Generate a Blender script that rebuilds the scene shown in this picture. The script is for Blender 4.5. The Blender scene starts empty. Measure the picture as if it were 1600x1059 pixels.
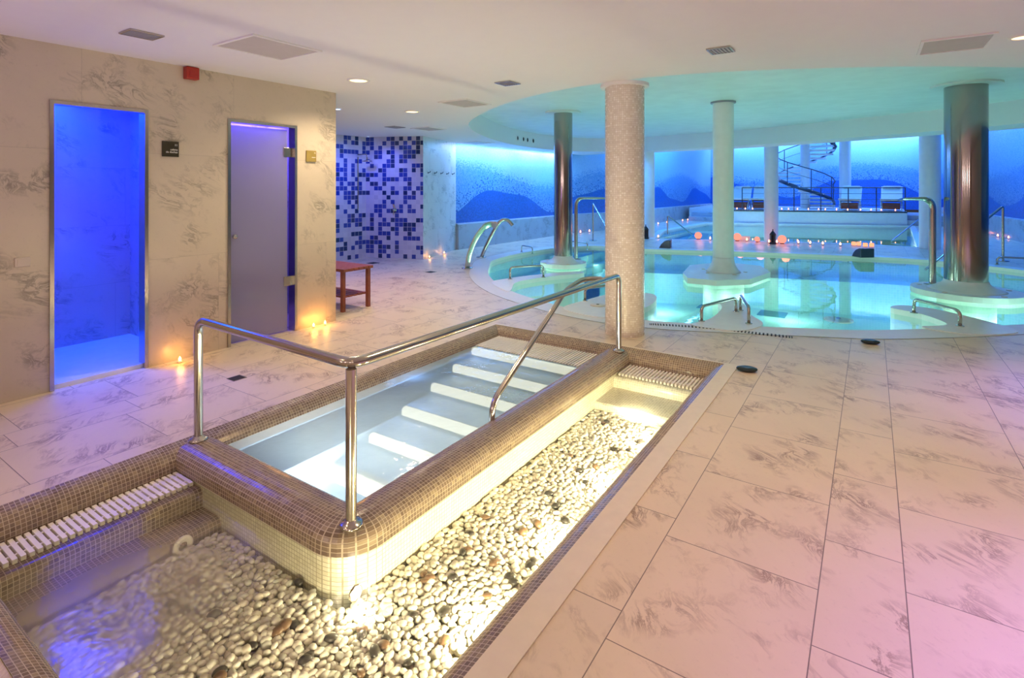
import bpy, bmesh, math, random
from mathutils import Vector, Matrix
from mathutils.geometry import tessellate_polygon
C = bpy.context.scene.collection
SC = bpy.context.scene
random.seed(7)
PI = math.pi
# ------------------------------------------------------------------ camera
EYE = 1.55; YAW = math.radians(33.6); FPX = 845.0; HOR = 292.0
cd = bpy.data.cameras.new('camera'); cam = bpy.data.objects.new('camera', cd); C.objects.link(cam)
cam.location = (0, 0, EYE); cam.rotation_euler = (PI/2, 0, YAW)
cd.sensor_width = 36; cd.lens = 36*FPX/1600; cd.shift_y = -(529.5-HOR)/1600; cd.clip_start = .05; cd.clip_end = 100
SC.camera = cam
SC.view_settings.view_transform = 'Standard'; SC.view_settings.look = 'None'
SC.view_settings.exposure = 0.22; SC.view_settings.gamma = 1; SC.view_settings.use_curve_mapping = False
SC.cycles.use_denoising = True
SC.cycles.max_bounces = 8; SC.cycles.transparent_max_bounces = 12
SC.cycles.caustics_reflective = False; SC.cycles.caustics_refractive = False
SC.cycles.sample_clamp_indirect = 6
# ------------------------------------------------------------------ world
w = bpy.data.worlds.new('world'); SC.world = w; w.use_nodes = True
w.node_tree.nodes['Background'].inputs[0].default_value = (.5, .5, .6, 1)
w.node_tree.nodes['Background'].inputs[1].default_value = 0.05

def at(px, py, z=0.0):
    "world point of height z seen at a pixel of the photograph"
    d = FPX*(EYE-z)/(py-HOR); r = (px-800)/FPX*d
    return Vector((r*math.cos(YAW)-d*math.sin(YAW), r*math.sin(YAW)+d*math.cos(YAW), z))
def atd(px, py, d):
    r = (px-800)/FPX*d
    return Vector((r*math.cos(YAW)-d*math.sin(YAW), r*math.sin(YAW)+d*math.cos(YAW), EYE-(py-HOR)/FPX*d))
def depth(p): return -p[0]*math.sin(YAW)+p[1]*math.cos(YAW)
RV = Vector((math.cos(YAW), math.sin(YAW), 0)); FV = Vector((-math.sin(YAW), math.cos(YAW), 0))

# ------------------------------------------------------------------ lights
def light(name, kind, loc, energy, col, size=.1, aim=None, spot=None, blend=.6, sx=None, sy=None, spec=1.0):
    ld = bpy.data.lights.new(name, kind); ld.energy = energy; ld.color = col
    if kind == 'AREA':
        if sx: ld.shape = 'RECTANGLE'; ld.size = sx; ld.size_y = sy
        else: ld.shape = 'DISK'; ld.size = size
    else: ld.shadow_soft_size = size
    if kind == 'SPOT': ld.spot_size = math.radians(spot or 120); ld.spot_blend = blend
    if spec != 1.0: ld.specular_factor = spec
    o = bpy.data.objects.new(name, ld); C.objects.link(o); o.location = loc
    if aim is not None:
        o.rotation_euler = (Vector(aim)-Vector(loc)).to_track_quat('-Z', 'Y').to_euler()
    return o
WARM = (1, .78, .52); WARM2 = (1, .70, .38); BLUE = (.02, .16, 1); AZUR = (.10, .36, 1); CYAN = (.45, .85, 1)
PINK = (1, .30, .70); VIO = (.36, .16, 1); POOLC = (.58, .97, .84)
CEIL = 2.64; DOME = 3.05; HIGH = 4.7
# warm downlights of the front hall; second list holds unseen spots added as fill
DOWN = [(-4.5, 3.86, 85, WARM), (-5.73, 5.9, 110, (1, .76, .55)), (.98, 5.3, 30, WARM2)]
FILL_SPOTS = [(-3.0, 0.2, 34, WARM2), (-.6, .2, 8, WARM2), (1.9, 3.4, 55, WARM2), (-3.6, -2.4, 34, WARM2), (0.6, -2.2, 22, WARM2), (-1.2, 3.4, 70, WARM2)]
for (x, y, e, c) in DOWN + FILL_SPOTS:
    light('downlight_and_fill', 'SPOT', (x, y, CEIL-.03), e*1.05, c, .07, (x, y, 0), 150, .8)
# unseen upward fill added behind the camera to brighten the ceiling
for x in (-4.0, -1.5, 1.2, 3.8):
    light('ceiling_fill_light', 'AREA', (x, -3.75, 1.9), 15, (1, .76, .70), aim=(x*.8, -1.0, CEIL), sx=.9, sy=.3)
# coloured effect spots
light('pink_spot_lamp', 'SPOT', (0.4, 2.2, CEIL-.03), 28, PINK, .08, (.45, 2.6, 0), 95, .9)
light('violet_spot', 'SPOT', (1.6, 1.9, CEIL-.03), 430, VIO, .08, (1.35, 2.0, 0), 78, 1)
light('violet_spot', 'SPOT', (1.6, 5.4, CEIL-.03), 190, VIO, .08, (1.6, 5.2, 0), 75, .9)
light('violet_spot', 'SPOT', (-4.3, -.9, 1.3), 34, (.36, .16, 1), .1, (-4.6, .9, CEIL), 110, 1)  # unseen uplight added to tint the ceiling in place of doorway spill
# shower room, steam room
light('blue_room_lamp', 'AREA', (-5.9, 1.75, 2.42), 80, (.0, .03, 1), aim=(-6.0, 1.7, 0), sx=.5, sy=1.0)
light('blue_room_lamp', 'AREA', (-6.3, 3.6, 2.38), 42, (.14, .09, 1), aim=(-6.3, 3.6, 0), sx=.5, sy=.8)
light('tray_fill_light', 'SPOT', (-5.9, 1.85, 2.42), 70, (.04, .30, 1), .05, (-5.85, 1.8, 0), 52, .6)  # extra spot added to lift the colour of the tray
# shower corner
light('violet_shower_lamp', 'SPOT', (-8.4, 6.9, CEIL-.03), 95, (.07, .13, 1), .06, (-8.9, 7.6, 0.6), 140, .8)
light('blue_shower_lamp', 'SPOT', (-8.5, 7.95, CEIL-.03), 22, (.15, .2, 1), .05, (-8.8, 8.0, 0.6), 130, .8)
light('violet_shower_lamp', 'SPOT', (-6.6, 5.6, CEIL-.03), 70, (.50, .14, 1), .06, (-6.5, 5.6, 0), 110, .9)
# mural washers, left wall (at the low ceiling) and back wall (high)
for y in (10.9, 12.3, 13.7, 15.1):
    light('mural_washer_lamp', 'AREA', (-8.28, y, CEIL-.04), 9, (.52, .62, 1), aim=(-8.5, y, 1.9), sx=1.25, sy=.06)
    light('mural_washer_lamp', 'AREA', (-7.9, y, CEIL-.04), 13, (.05, .36, 1), aim=(-8.5, y, .9), sx=1.2, sy=.12)
for y in (11.5, 14.5):
    light('deck_blue_lamp', 'SPOT', (-7.6, y, CEIL-.05), 90, (.03, .26, 1), .1, (-7.6, y+.2, 0), 140, .7)
light('mural_washer_lamp', 'AREA', (-6.6, 22, 4.2), 220, (.06, .30, 1), aim=(-7.8, 22, 1.4), sx=6, sy=.3)
for x in (-5.6, -3.9, -1.0, .4, 1.6):
    light('back_washer_lamp', 'AREA', (x, 29.9, 4.25), 48, (.08, .32, 1), aim=(x, 31, 2.2), sx=1.3, sy=.15)
for x in (-6.2, -3.9, -.6, 1.2):
    light('back_strip_lamp', 'AREA', (x, 30.7, 4.4), 22, (.6, .78, 1), aim=(x, 31, 3.2), sx=1.6, sy=.08)
light('right_washer_lamp', 'AREA', (2.6, 19.5, 4.2), 110, (.03, .20, 1), aim=(3.6, 19.5, 1.2), sx=6, sy=.3)
for (x, y) in ((-5.5, 20.5), (-1.5, 21), (1.8, 20), (-2, 27.4)):
    light('high_blue_lamp', 'SPOT', (x, y, HIGH-.1), 260, (.04, .28, 1), .2, (x, y, 0), 120, .9)
for (x, y) in ((-5.6, 15.2), (2.2, 13.6), (-.8, 15.2)):
    light('walkway_blue_lamp', 'SPOT', (x, y, CEIL-.05), 70, (.04, .3, 1), .1, (x, y+.6, 0), 140, .9)
# underwater lamps
def uw(x, y, z, e, c=POOLC, s=.12): light('underwater_lamp', 'POINT', (x, y, z), e*.6, c, s)

# ------------------------------------------------------------------ node helpers
def newmat(name):
    m = bpy.data.materials.new(name); m.use_nodes = True
    nt = m.node_tree; nt.nodes.clear()
    out = nt.nodes.new('ShaderNodeOutputMaterial')
    return m, nt, out
class NB:
    def __init__(s, nt): s.nt = nt
    def n(s, t, **k):
        x = s.nt.nodes.new(t)
        for a, b in k.items(): setattr(x, a, b)
        return x
    def put(s, sock, v):
        if hasattr(v, 'is_output') or isinstance(v, bpy.types.NodeSocket): s.nt.links.new(v, sock)
        else:
            if isinstance(v, (tuple, list)) and len(v) == 3 and sock.type == 'RGBA': v = (*v, 1)
            sock.default_value = v
    def m(s, op, a, b=0.0, c=None, clamp=False):
        x = s.n('ShaderNodeMath', operation=op, use_clamp=clamp)
        s.put(x.inputs[0], a); s.put(x.inputs[1], b)
        if c is not None: s.put(x.inputs[2], c)
        return x.outputs[0]
    def xyz(s, v):
        x = s.n('ShaderNodeSeparateXYZ'); s.put(x.inputs[0], v); return x.outputs
    def comb(s, a, b, c=0.0):
        x = s.n('ShaderNodeCombineXYZ'); s.put(x.inputs[0], a); s.put(x.inputs[1], b); s.put(x.inputs[2], c); return x.outputs[0]
    def coord(s, k='Object'): return s.n('ShaderNodeTexCoord').outputs[k]
    def mapping(s, v, sc=(1, 1, 1), rot=(0, 0, 0), loc=(0, 0, 0)):
        x = s.n('ShaderNodeMapping'); s.put(x.inputs[0], v); x.inputs['Scale'].default_value = sc
        x.inputs['Rotation'].default_value = rot; x.inputs['Location'].default_value = loc; return x.outputs[0]
    def noise(s, v, scale, detail=4, rough=.5, dist=0.0):
        x = s.n('ShaderNodeTexNoise'); s.put(x.inputs['Vector'], v); x.inputs['Scale'].default_value = scale
        x.inputs['Detail'].default_value = detail; x.inputs['Roughness'].default_value = rough; x.inputs['Distortion'].default_value = dist
        return x.outputs[0]
    def white(s, v):
        x = s.n('ShaderNodeTexWhiteNoise', noise_dimensions='3D'); s.put(x.inputs['Vector'], v); return x.outputs['Value']
    def ramp(s, f, stops, interp='LINEAR'):
        x = s.n('ShaderNodeValToRGB'); s.put(x.inputs[0], f); cr = x.color_ramp; cr.interpolation = interp
        while len(cr.elements) > 1: cr.elements.remove(cr.elements[-1])
        cr.elements[0].position = stops[0][0]; cr.elements[0].color = (*stops[0][1], 1)
        for p, c in stops[1:]:
            e = cr.elements.new(p); e.color = (*c, 1)
        return x.outputs[0]
    def mix(s, f, a, b):
        x = s.n('ShaderNodeMix', data_type='RGBA'); s.put(x.inputs[0], f); s.put(x.inputs[6], a); s.put(x.inputs[7], b); return x.outputs[2]
    def bump(s, h, strength=.3, dist=.01):
        x = s.n('ShaderNodeBump'); x.inputs['Strength'].default_value = strength; x.inputs['Distance'].default_value = dist
        s.put(x.inputs['Height'], h); return x.outputs[0]
    def bsdf(s, out, col, rough=.5, metal=0.0, normal=None, spec=None, **k):
        x = s.n('ShaderNodeBsdfPrincipled'); s.put(x.inputs['Base Color'], col); s.put(x.inputs['Roughness'], rough); s.put(x.inputs['Metallic'], metal)
        if normal is not None: s.put(x.inputs['Normal'], normal)
        if spec is not None: x.inputs['Specular IOR Level'].default_value = spec
        for a, b in k.items(): s.put(x.inputs[a.replace('_', ' ')], b)
        if out: s.nt.links.new(x.outputs[0], out.inputs[0])
        return x
    def grid(s, v, sx, sy, g):
        "1 on the joints of a plain grid; returns (joint mask, cell vector)"
        x, y, z = s.xyz(v)
        def ax(c, sz):
            q = s.m('DIVIDE', c, sz); f = s.m('FRACT', q)
            e = s.m('ABSOLUTE', s.m('SUBTRACT', f, .5)); return s.m('GREATER_THAN', e, .5-g/sz/2), s.m('FLOOR', q)
        a, ca = ax(x, sx); b, cb = ax(y, sy)
        return s.m('MAXIMUM', a, b), s.comb(ca, cb, 0.0)

def plain(name, col, rough=.5, metal=0.0, nz=0.0, spec=None, var=.06, **k):
    m, nt, out = newmat(name); b = NB(nt)
    n = b.noise(b.coord(), 9 if not nz else nz, 3)
    c = b.mix(n, tuple(x*(1-var) for x in col), tuple(min(1, x*(1+var)) for x in col))
    b.bsdf(out, c, rough, metal, spec=spec, **k); return m
def emis(name, col, st):
    m, nt, out = newmat(name); e = nt.nodes.new('ShaderNodeEmission')
    e.inputs[0].default_value = (*col, 1); e.inputs[1].default_value = st; nt.links.new(e.outputs[0], out.inputs[0]); return m

def marble_color(b, v, base=(.80, .74, .68), vein=(.34, .27, .24), rz=.6, amount=1.0):
    vv = b.mapping(v, (1, 1, 1), (0, 0, rz))
    w1 = b.noise(vv, 1.2, 4, .6)
    vm = b.n('ShaderNodeVectorMath', operation='ADD'); b.put(vm.inputs[0], vv); b.put(vm.inputs[1], b.comb(b.m('MULTIPLY', w1, .8), b.m('MULTIPLY', w1, .4), 0.0))
    st = b.mapping(vm.outputs[0], (1.0, 2.0, 1.5))
    n = b.noise(st, 4.2, 9, .72, .8)
    veins = b.m('SUBTRACT', 1.0, b.m('MULTIPLY', b.m('ABSOLUTE', b.m('SUBTRACT', n, .5)), 14.0), clamp=True)
    big = b.noise(vv, 3.4, 4)
    mask = b.m('MULTIPLY', b.m('SUBTRACT', big, .485), 5.5, clamp=True)
    f = b.m('MULTIPLY', b.m('MULTIPLY', b.m('POWER', veins, 1.5), mask), .75*amount, clamp=True)
    cloud = b.noise(st, 1.1, 5, .6)
    c = b.mix(b.m('MULTIPLY', b.m('SUBTRACT', cloud, .35), 1.1, clamp=True), base, tuple(x*.78 for x in base))
    sp = b.noise(vv, 38, 3, .7)
    c = b.mix(b.m('MULTIPLY', b.m('SUBTRACT', sp, .58), 1.4, clamp=True), c, tuple(x*.6 for x in base))
    return b.mix(f, c, vein)

def floor_mat():
    m, nt, out = newmat('marble_floor'); b = NB(nt); v = b.coord(); x, y, z = b.xyz(v)
    PER = .87
    q = b.m('DIVIDE', b.m('ADD', x, .17+PER*40), PER); row = b.m('FLOOR', q); f = b.m('MULTIPLY', b.m('FRACT', q), PER)
    g = .004
    j0 = b.m('LESS_THAN', b.m('MINIMUM', f, b.m('SUBTRACT', PER, f)), g/2)
    j1 = b.m('LESS_THAN', b.m('ABSOLUTE', b.m('SUBTRACT', f, .28)), g/2)
    wide = b.m('GREATER_THAN', f, .28)
    rid = b.m('ADD', b.m('MULTIPLY', row, 2.0), wide)
    off = b.white(b.comb(rid, 3.0, 1.0))
    qy = b.m('ADD', b.m('DIVIDE', b.m('ADD', y, 50.0), .66), b.m('MULTIPLY', off, .9))
    fy = b.m('FRACT', qy); j2 = b.m('GREATER_THAN', b.m('ABSOLUTE', b.m('SUBTRACT', fy, .5)), .5-g/.66/2)
    j = b.m('MAXIMUM', b.m('MAXIMUM', j0, j1), j2)
    cell = b.comb(rid, b.m('FLOOR', qy), 0.0); rnd = b.white(cell)
    vo = b.n('ShaderNodeVectorMath', operation='ADD'); b.put(vo.inputs[0], v); b.put(vo.inputs[1], b.comb(b.m('MULTIPLY', rnd, 37.0), b.m('MULTIPLY', rnd, 21.0), 0.0))
    c = marble_color(b, vo.outputs[0], (.78, .65, .48), (.26, .16, .12), .9, 1.3)
    c = b.mix(b.m('MULTIPLY', rnd, .12), c, (.62, .54, .48))
    c = b.mix(j, c, (.22, .17, .14))
    rn = b.noise(v, 1.4, 4)
    b.bsdf(out, c, b.m('ADD', .24, b.m('MULTIPLY', rn, .25)), normal=b.bump(b.m('SUBTRACT', b.m('MULTIPLY', b.noise(v, 26, 4), .25), j), .25, .004), spec=.45)
    return m
def wallmarble(name, base, sx=.62, sz=.93, rz=.5, uvmap=True, rough=.32):
    m, nt, out = newmat(name); b = NB(nt); v = b.coord('UV')
    x, y, z = b.xyz(v)
    g = .003
    qy = b.m('DIVIDE', y, sz); ry = b.m('FLOOR', qy); fy = b.m('FRACT', qy)
    qx = b.m('ADD', b.m('DIVIDE', x, sx), b.white(b.comb(ry, 5.0, 0.0))); fx = b.m('FRACT', qx)
    j = b.m('MAXIMUM', b.m('GREATER_THAN', b.m('ABSOLUTE', b.m('SUBTRACT', fy, .5)), .5-g/sz/2), b.m('GREATER_THAN', b.m('ABSOLUTE', b.m('SUBTRACT', fx, .5)), .5-g/sx/2))
    rnd = b.white(b.comb(b.m('FLOOR', qx), ry, 1.0))
    vo = b.comb(b.m('ADD', x, b.m('MULTIPLY', rnd, 19.0)), b.m('ADD', y, b.m('MULTIPLY', rnd, 7.0)), rnd)
    c = marble_color(b, vo, base, tuple(t*.3 for t in base), rz, 1.05)
    c = b.mix(b.m('MULTIPLY', j, .45), c, tuple(t*.5 for t in base))
    b.bsdf(out, c, rough, normal=b.bump(j, .15, .002)); return m
def mosaic(name, cols, grout, size=.02, g=.0028, rough=.22, metal=0.0, bumpd=.0015, rnd_spec=True):
    m, nt, out = newmat(name); b = NB(nt); v = b.coord('UV')
    j, cell = b.grid(v, size, size, g)
    r = b.white(cell)
    c = b.ramp(r, [(i/max(1, len(cols)-1)*.999, cc) for i, cc in enumerate(cols)])
    c = b.mix(j, c, grout)
    ro = b.m('ADD', b.m('MULTIPLY', j, .4), b.m('ADD', rough, b.m('MULTIPLY', r, .12)))
    b.bsdf(out, c, ro, metal, normal=b.bump(b.m('SUBTRACT', b.m('MULTIPLY', r, .35), j), .5, bumpd)); return m
def mural(name, a, amp, k, ph, dark=(.015, .10, .42), mid=(.10, .34, .72), light_=(.32, .58, .86)):
    m, nt, out = newmat(name); b = NB(nt); v = b.coord('UV'); S = .028
    j, cell = b.grid(v, S, S, .003)
    x, y, z = b.xyz(v); r = b.white(cell)
    w1 = b.m('ADD', b.m('MULTIPLY', b.m('SINE', b.m('ADD', b.m('MULTIPLY', x, k), ph)), amp), a)
    w1 = b.m('ADD', w1, b.m('MULTIPLY', b.m('SINE', b.m('ADD', b.m('MULTIPLY', x, k*2.3), ph*1.7)), amp*.25))
    d = b.m('SUBTRACT', y, w1)
    p = b.m('MULTIPLY', b.m('SUBTRACT', .55, d), .28/.55, clamp=True)       # chance of a dark tile above the crest
    isdark = b.m('MAXIMUM', b.m('LESS_THAN', d, 0.0), b.m('LESS_THAN', r, p))
    w2 = b.m('ADD', b.m('MULTIPLY', b.m('SINE', b.m('ADD', b.m('MULTIPLY', x, k*.7), ph+2.0)), amp*.9), a+.75)
    f2 = b.m('MULTIPLY', b.m('ADD', b.m('SUBTRACT', y, w2), b.m('MULTIPLY', r, .25)), 6.0, clamp=True)
    c = b.mix(f2, mid, light_)
    c = b.mix(b.m('MULTIPLY', r, .35), c, (.55, .75, .95))
    low = b.mix(b.m('MULTIPLY', r, .5), dark, tuple(min(1, t*2.2) for t in dark))
    low = b.mix(b.m('MULTIPLY', b.noise(v, 2.0, 4), .4), low, (.03, .22, .6))
    c = b.mix(isdark, c, low)
    c = b.mix(b.m('MULTIPLY', j, .35), c, (.05, .12, .3))
    b.bsdf(out, c, .3, normal=b.bump(b.m('SUBTRACT', r, j), .25, .001)); return m
def checker_tiles():
    m, nt, out = newmat('shower_tiles'); b = NB(nt); v = b.coord('UV')
    j, cell = b.grid(v, .098, .098, .006); r = b.white(cell); xx, yy, zz = b.xyz(cell)
    r2 = b.white(b.comb(yy, xx, 4.0))
    c = b.ramp(r, [(0, (.62, .62, .72)), (.54, (.02, .05, .33)), (.84, (.01, .03, .12))], 'CONSTANT')
    c = b.mix(b.m('MULTIPLY', r2, .25), c, (.16, .18, .38))
    c = b.mix(j, c, (.62, .62, .68)); b.bsdf(out, c, .16, normal=b.bump(b.m('MULTIPLY', j, -1.0), .4, .002)); return m
def metal(name, col=(.62, .60, .57), rough=.22, st=(1, 1, 60)):
    m, nt, out = newmat(name); b = NB(nt)
    n = b.noise(b.mapping(b.coord(), st), 6, 3)
    b.bsdf(out, col, b.m('ADD', rough-.05, b.m('MULTIPLY', n, .12)), 1.0); return m
def water(name, tint, bumpscale=3.0, strength=.12, bd=.02, milk=0.0, milkcol=(.7, .85, .95), rough=.015, edge=None):
    m, nt, out = newmat(name); b = NB(nt); v = b.coord()
    h = b.noise(v, bumpscale, 3, .5, .3); nrm = b.bump(h, strength, bd)
    tr = b.n('ShaderNodeBsdfTransparent'); b.put(tr.inputs[0], tint)
    body = tr.outputs[0]
    if milk:
        df = b.n('ShaderNodeBsdfDiffuse'); b.put(df.inputs[0], milkcol)
        tl = b.n('ShaderNodeBsdfTranslucent'); b.put(tl.inputs[0], milkcol)
        mm = b.n('ShaderNodeMixShader'); mm.inputs[0].default_value = .65; nt.links.new(df.outputs[0], mm.inputs[1]); nt.links.new(tl.outputs[0], mm.inputs[2])
        m2 = b.n('ShaderNodeMixShader'); b.put(m2.inputs[0], b.m('MULTIPLY', b.m('ADD', .72, b.m('MULTIPLY', b.noise(v, 1.6, 4), .56)), milk, clamp=True))
        if edge:
            vd = b.n('ShaderNodeVectorMath', operation='DISTANCE'); b.put(vd.inputs[0], v); b.put(vd.inputs[1], b.comb(edge[0], edge[1], -.128))
            mk = b.m('MULTIPLY', b.m('MULTIPLY', b.m('SUBTRACT', .62, vd.outputs['Value']), 2.6, clamp=True), milk)
            b.put(m2.inputs[0], b.m('MULTIPLY', mk, b.m('ADD', .5, b.noise(v, 2.5, 4)), clamp=True))
        nt.links.new(body, m2.inputs[1]); nt.links.new(mm.outputs[0], m2.inputs[2]); body = m2.outputs[0]
    gl = b.n('ShaderNodeBsdfGlossy'); b.put(gl.inputs['Roughness'], rough); b.put(gl.inputs['Normal'], nrm)
    fr = b.n('ShaderNodeFresnel'); fr.inputs[0].default_value = 1.33; b.put(fr.inputs['Normal'], nrm)
    ms = b.n('ShaderNodeMixShader'); b.put(ms.inputs[0], fr.outputs[0]); nt.links.new(body, ms.inputs[1]); nt.links.new(gl.outputs[0], ms.inputs[2])
    nt.links.new(ms.outputs[0], out.inputs[0]); return m

M = {}
M['floor'] = floor_mat()
M['wallmarble'] = wallmarble('wall_marble_warm', (.61, .525, .41), 1.22, .92, .7)
M['bluemarble'] = wallmarble('wall_marble_pale', (.70, .70, .70), .6, .6, .4)
M['wainscot'] = wallmarble('wainscot_marble', (.50, .56, .62), 1.2, .7, .4)
M['stone'] = plain('pale_stone', (.80, .71, .56), .35, nz=14, var=.08)
M['rim'] = plain('pool_rim_stone', (.80, .76, .70), .35, nz=14, var=.06)
M['plaster'] = plain('white_plaster', (.84, .82, .82), .85, var=.015)
M['domeplaster'] = plain('dome_stucco', (.76, .82, .80), .55, nz=3.5, var=.10)
M['white'] = plain('white_coating', (.86, .87, .86), .35)
M['brown'] = mosaic('brown_mosaic', [(.17, .12, .09), (.26, .19, .14), (.20, .145, .12), (.36, .28, .19)], (.52, .43, .33), .02, .0028, .12)
M['lightmos'] = mosaic('cream_mosaic', [(.78, .74, .58), (.88, .84, .70), (.70, .66, .50)], (.45, .40, .28), .02, .003, .2)
M['bluemos'] = mosaic('pale_blue_mosaic', [(.30, .46, .66), (.38, .54, .74), (.26, .40, .60)], (.6, .7, .8), .02, .003, .2)
M['stepmos'] = mosaic('step_mosaic', [(.60, .56, .46), (.74, .70, .58), (.50, .46, .38)], (.86, .82, .7), .02, .003, .2)
M['colmos'] = mosaic('pearl_mosaic', [(.74, .66, .58), (.84, .77, .70), (.68, .60, .52), (.90, .85, .80)], (.62, .54, .47), .022, .0032, .2)
M['pooltile'] = mosaic('pool_mosaic', [(.42, .78, .70), (.52, .85, .77), (.46, .76, .70)], (.75, .9, .88), .05, .004, .3)
M['shower'] = checker_tiles()
M['mural1'] = mural('mural_left', 1.15, .32, 1.15, -.6)
M['mural2'] = mural('mural_back', 1.55, .45, .95, 1.2)
M['mural3'] = mural('mural_right', 1.6, .5, .5, .3, mid=(.05, .2, .55), light_=(.12, .35, .7))
M['steel'] = metal('polished_steel', (.52, .48, .44), .17, (1, 1, 20))
M['colsteel'] = metal('steel_cladding', (.40, .36, .345), .11, (1, 1, .3))
M['darkmetal'] = metal('dark_metal', (.10, .11, .14), .35)
M['grate'] = plain('white_grating', (.88, .84, .78), .4)
M['dark'] = plain('dark_gap', (.03, .028, .026), .6)
M['ventgrey'] = plain('vent_grey', (.36, .34, .40), .5)
M['hatch'] = plain('hatch_panel', (.54, .49, .47), .8)
M['wood'] = plain('red_wood', (.26, .07, .035), .4, nz=22, var=.3)
M['red'] = plain('red_plastic', (.38, .03, .02), .4)
M['signdark'] = plain('sign_plate', (.045, .04, .022), .25, var=.3)
M['signgold'] = plain('sign_plate_olive', (.30, .22, .06), .3, var=.3)
M['signink'] = plain('sign_lettering', (.85, .82, .75), .5)
M['switch'] = plain('switch_plate', (.60, .52, .44), .4)
M['bluewall'] = wallmarble('shower_room_marble', (.46, .46, .50), .72, .58, .6)
M['bluefloor'] = plain('shower_tray', (.80, .82, .84), .35)
M['cushion'] = plain('white_cushion', (.80, .84, .78), .8)
M['glassdoor'] = None
m, nt, out = newmat('frosted_glass'); b = NB(nt)
b.bsdf(out, (.42, .40, .62), .3, spec=.8, Coat_Weight=1.0, Coat_Roughness=.02, Transmission_Weight=.5); M['glassdoor'] = m
M['flame'] = emis('candle_flame', (1, .30, .14), 9)
M['amber'] = emis('amber_flame', (1, .50, .10), 14)
M['orb'] = emis('salt_lamp_glow', (1, .22, .16), 1.6)
M['lampface'] = emis('lamp_face', (1, .72, .30), 3.2)
M['bluelamp'] = emis('blue_lamp_face', (.35, .55, 1), 12)
M['uwlamp'] = emis('underwater_lamp_face', (1, 1, .80), 9)
M['stepglow'] = emis('lamplight_glow_band', (1, .94, .70), .95)  # emission stands in for lamplight falling on the step risers
M['grille'] = plain('teal_grille', (.05, .22, .26), .5)
M['wax'] = plain('candle_cup', (.8, .7, .65), .4)
M['mainwater'] = water('main_pool_water', (.80, .97, .96), 2.2, .10, .012)
M['channelwater'] = water('channel_water', (.98, .98, .93), 7, .25, .015, .55, (.62, .58, .52), .13, edge=(-2.48, .95))
M['milkwater'] = water('bubbling_water', (.92, .97, 1.0), 9, .3, .02, .34, (.66, .84, 1.0), .05)
M['pebble_white'] = plain('white_pebble', (.86, .83, .74), .32, nz=20, var=.06)
M['pebble_cream'] = plain('cream_pebble', (.80, .74, .64), .35, nz=20, var=.1)
M['pebble_green'] = plain('pale_green_pebble', (.74, .75, .66), .35, nz=20, var=.1)
M['pebble_dark'] = plain('dark_pebble', (.045, .04, .038), .3, nz=20, var=.3)
M['pebble_brown'] = plain('brown_pebble', (.17, .10, .06), .35, nz=20, var=.3)
M['sand'] = plain('pebble_bed', (.50, .46, .36), .8, nz=60, var=.4)

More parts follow.
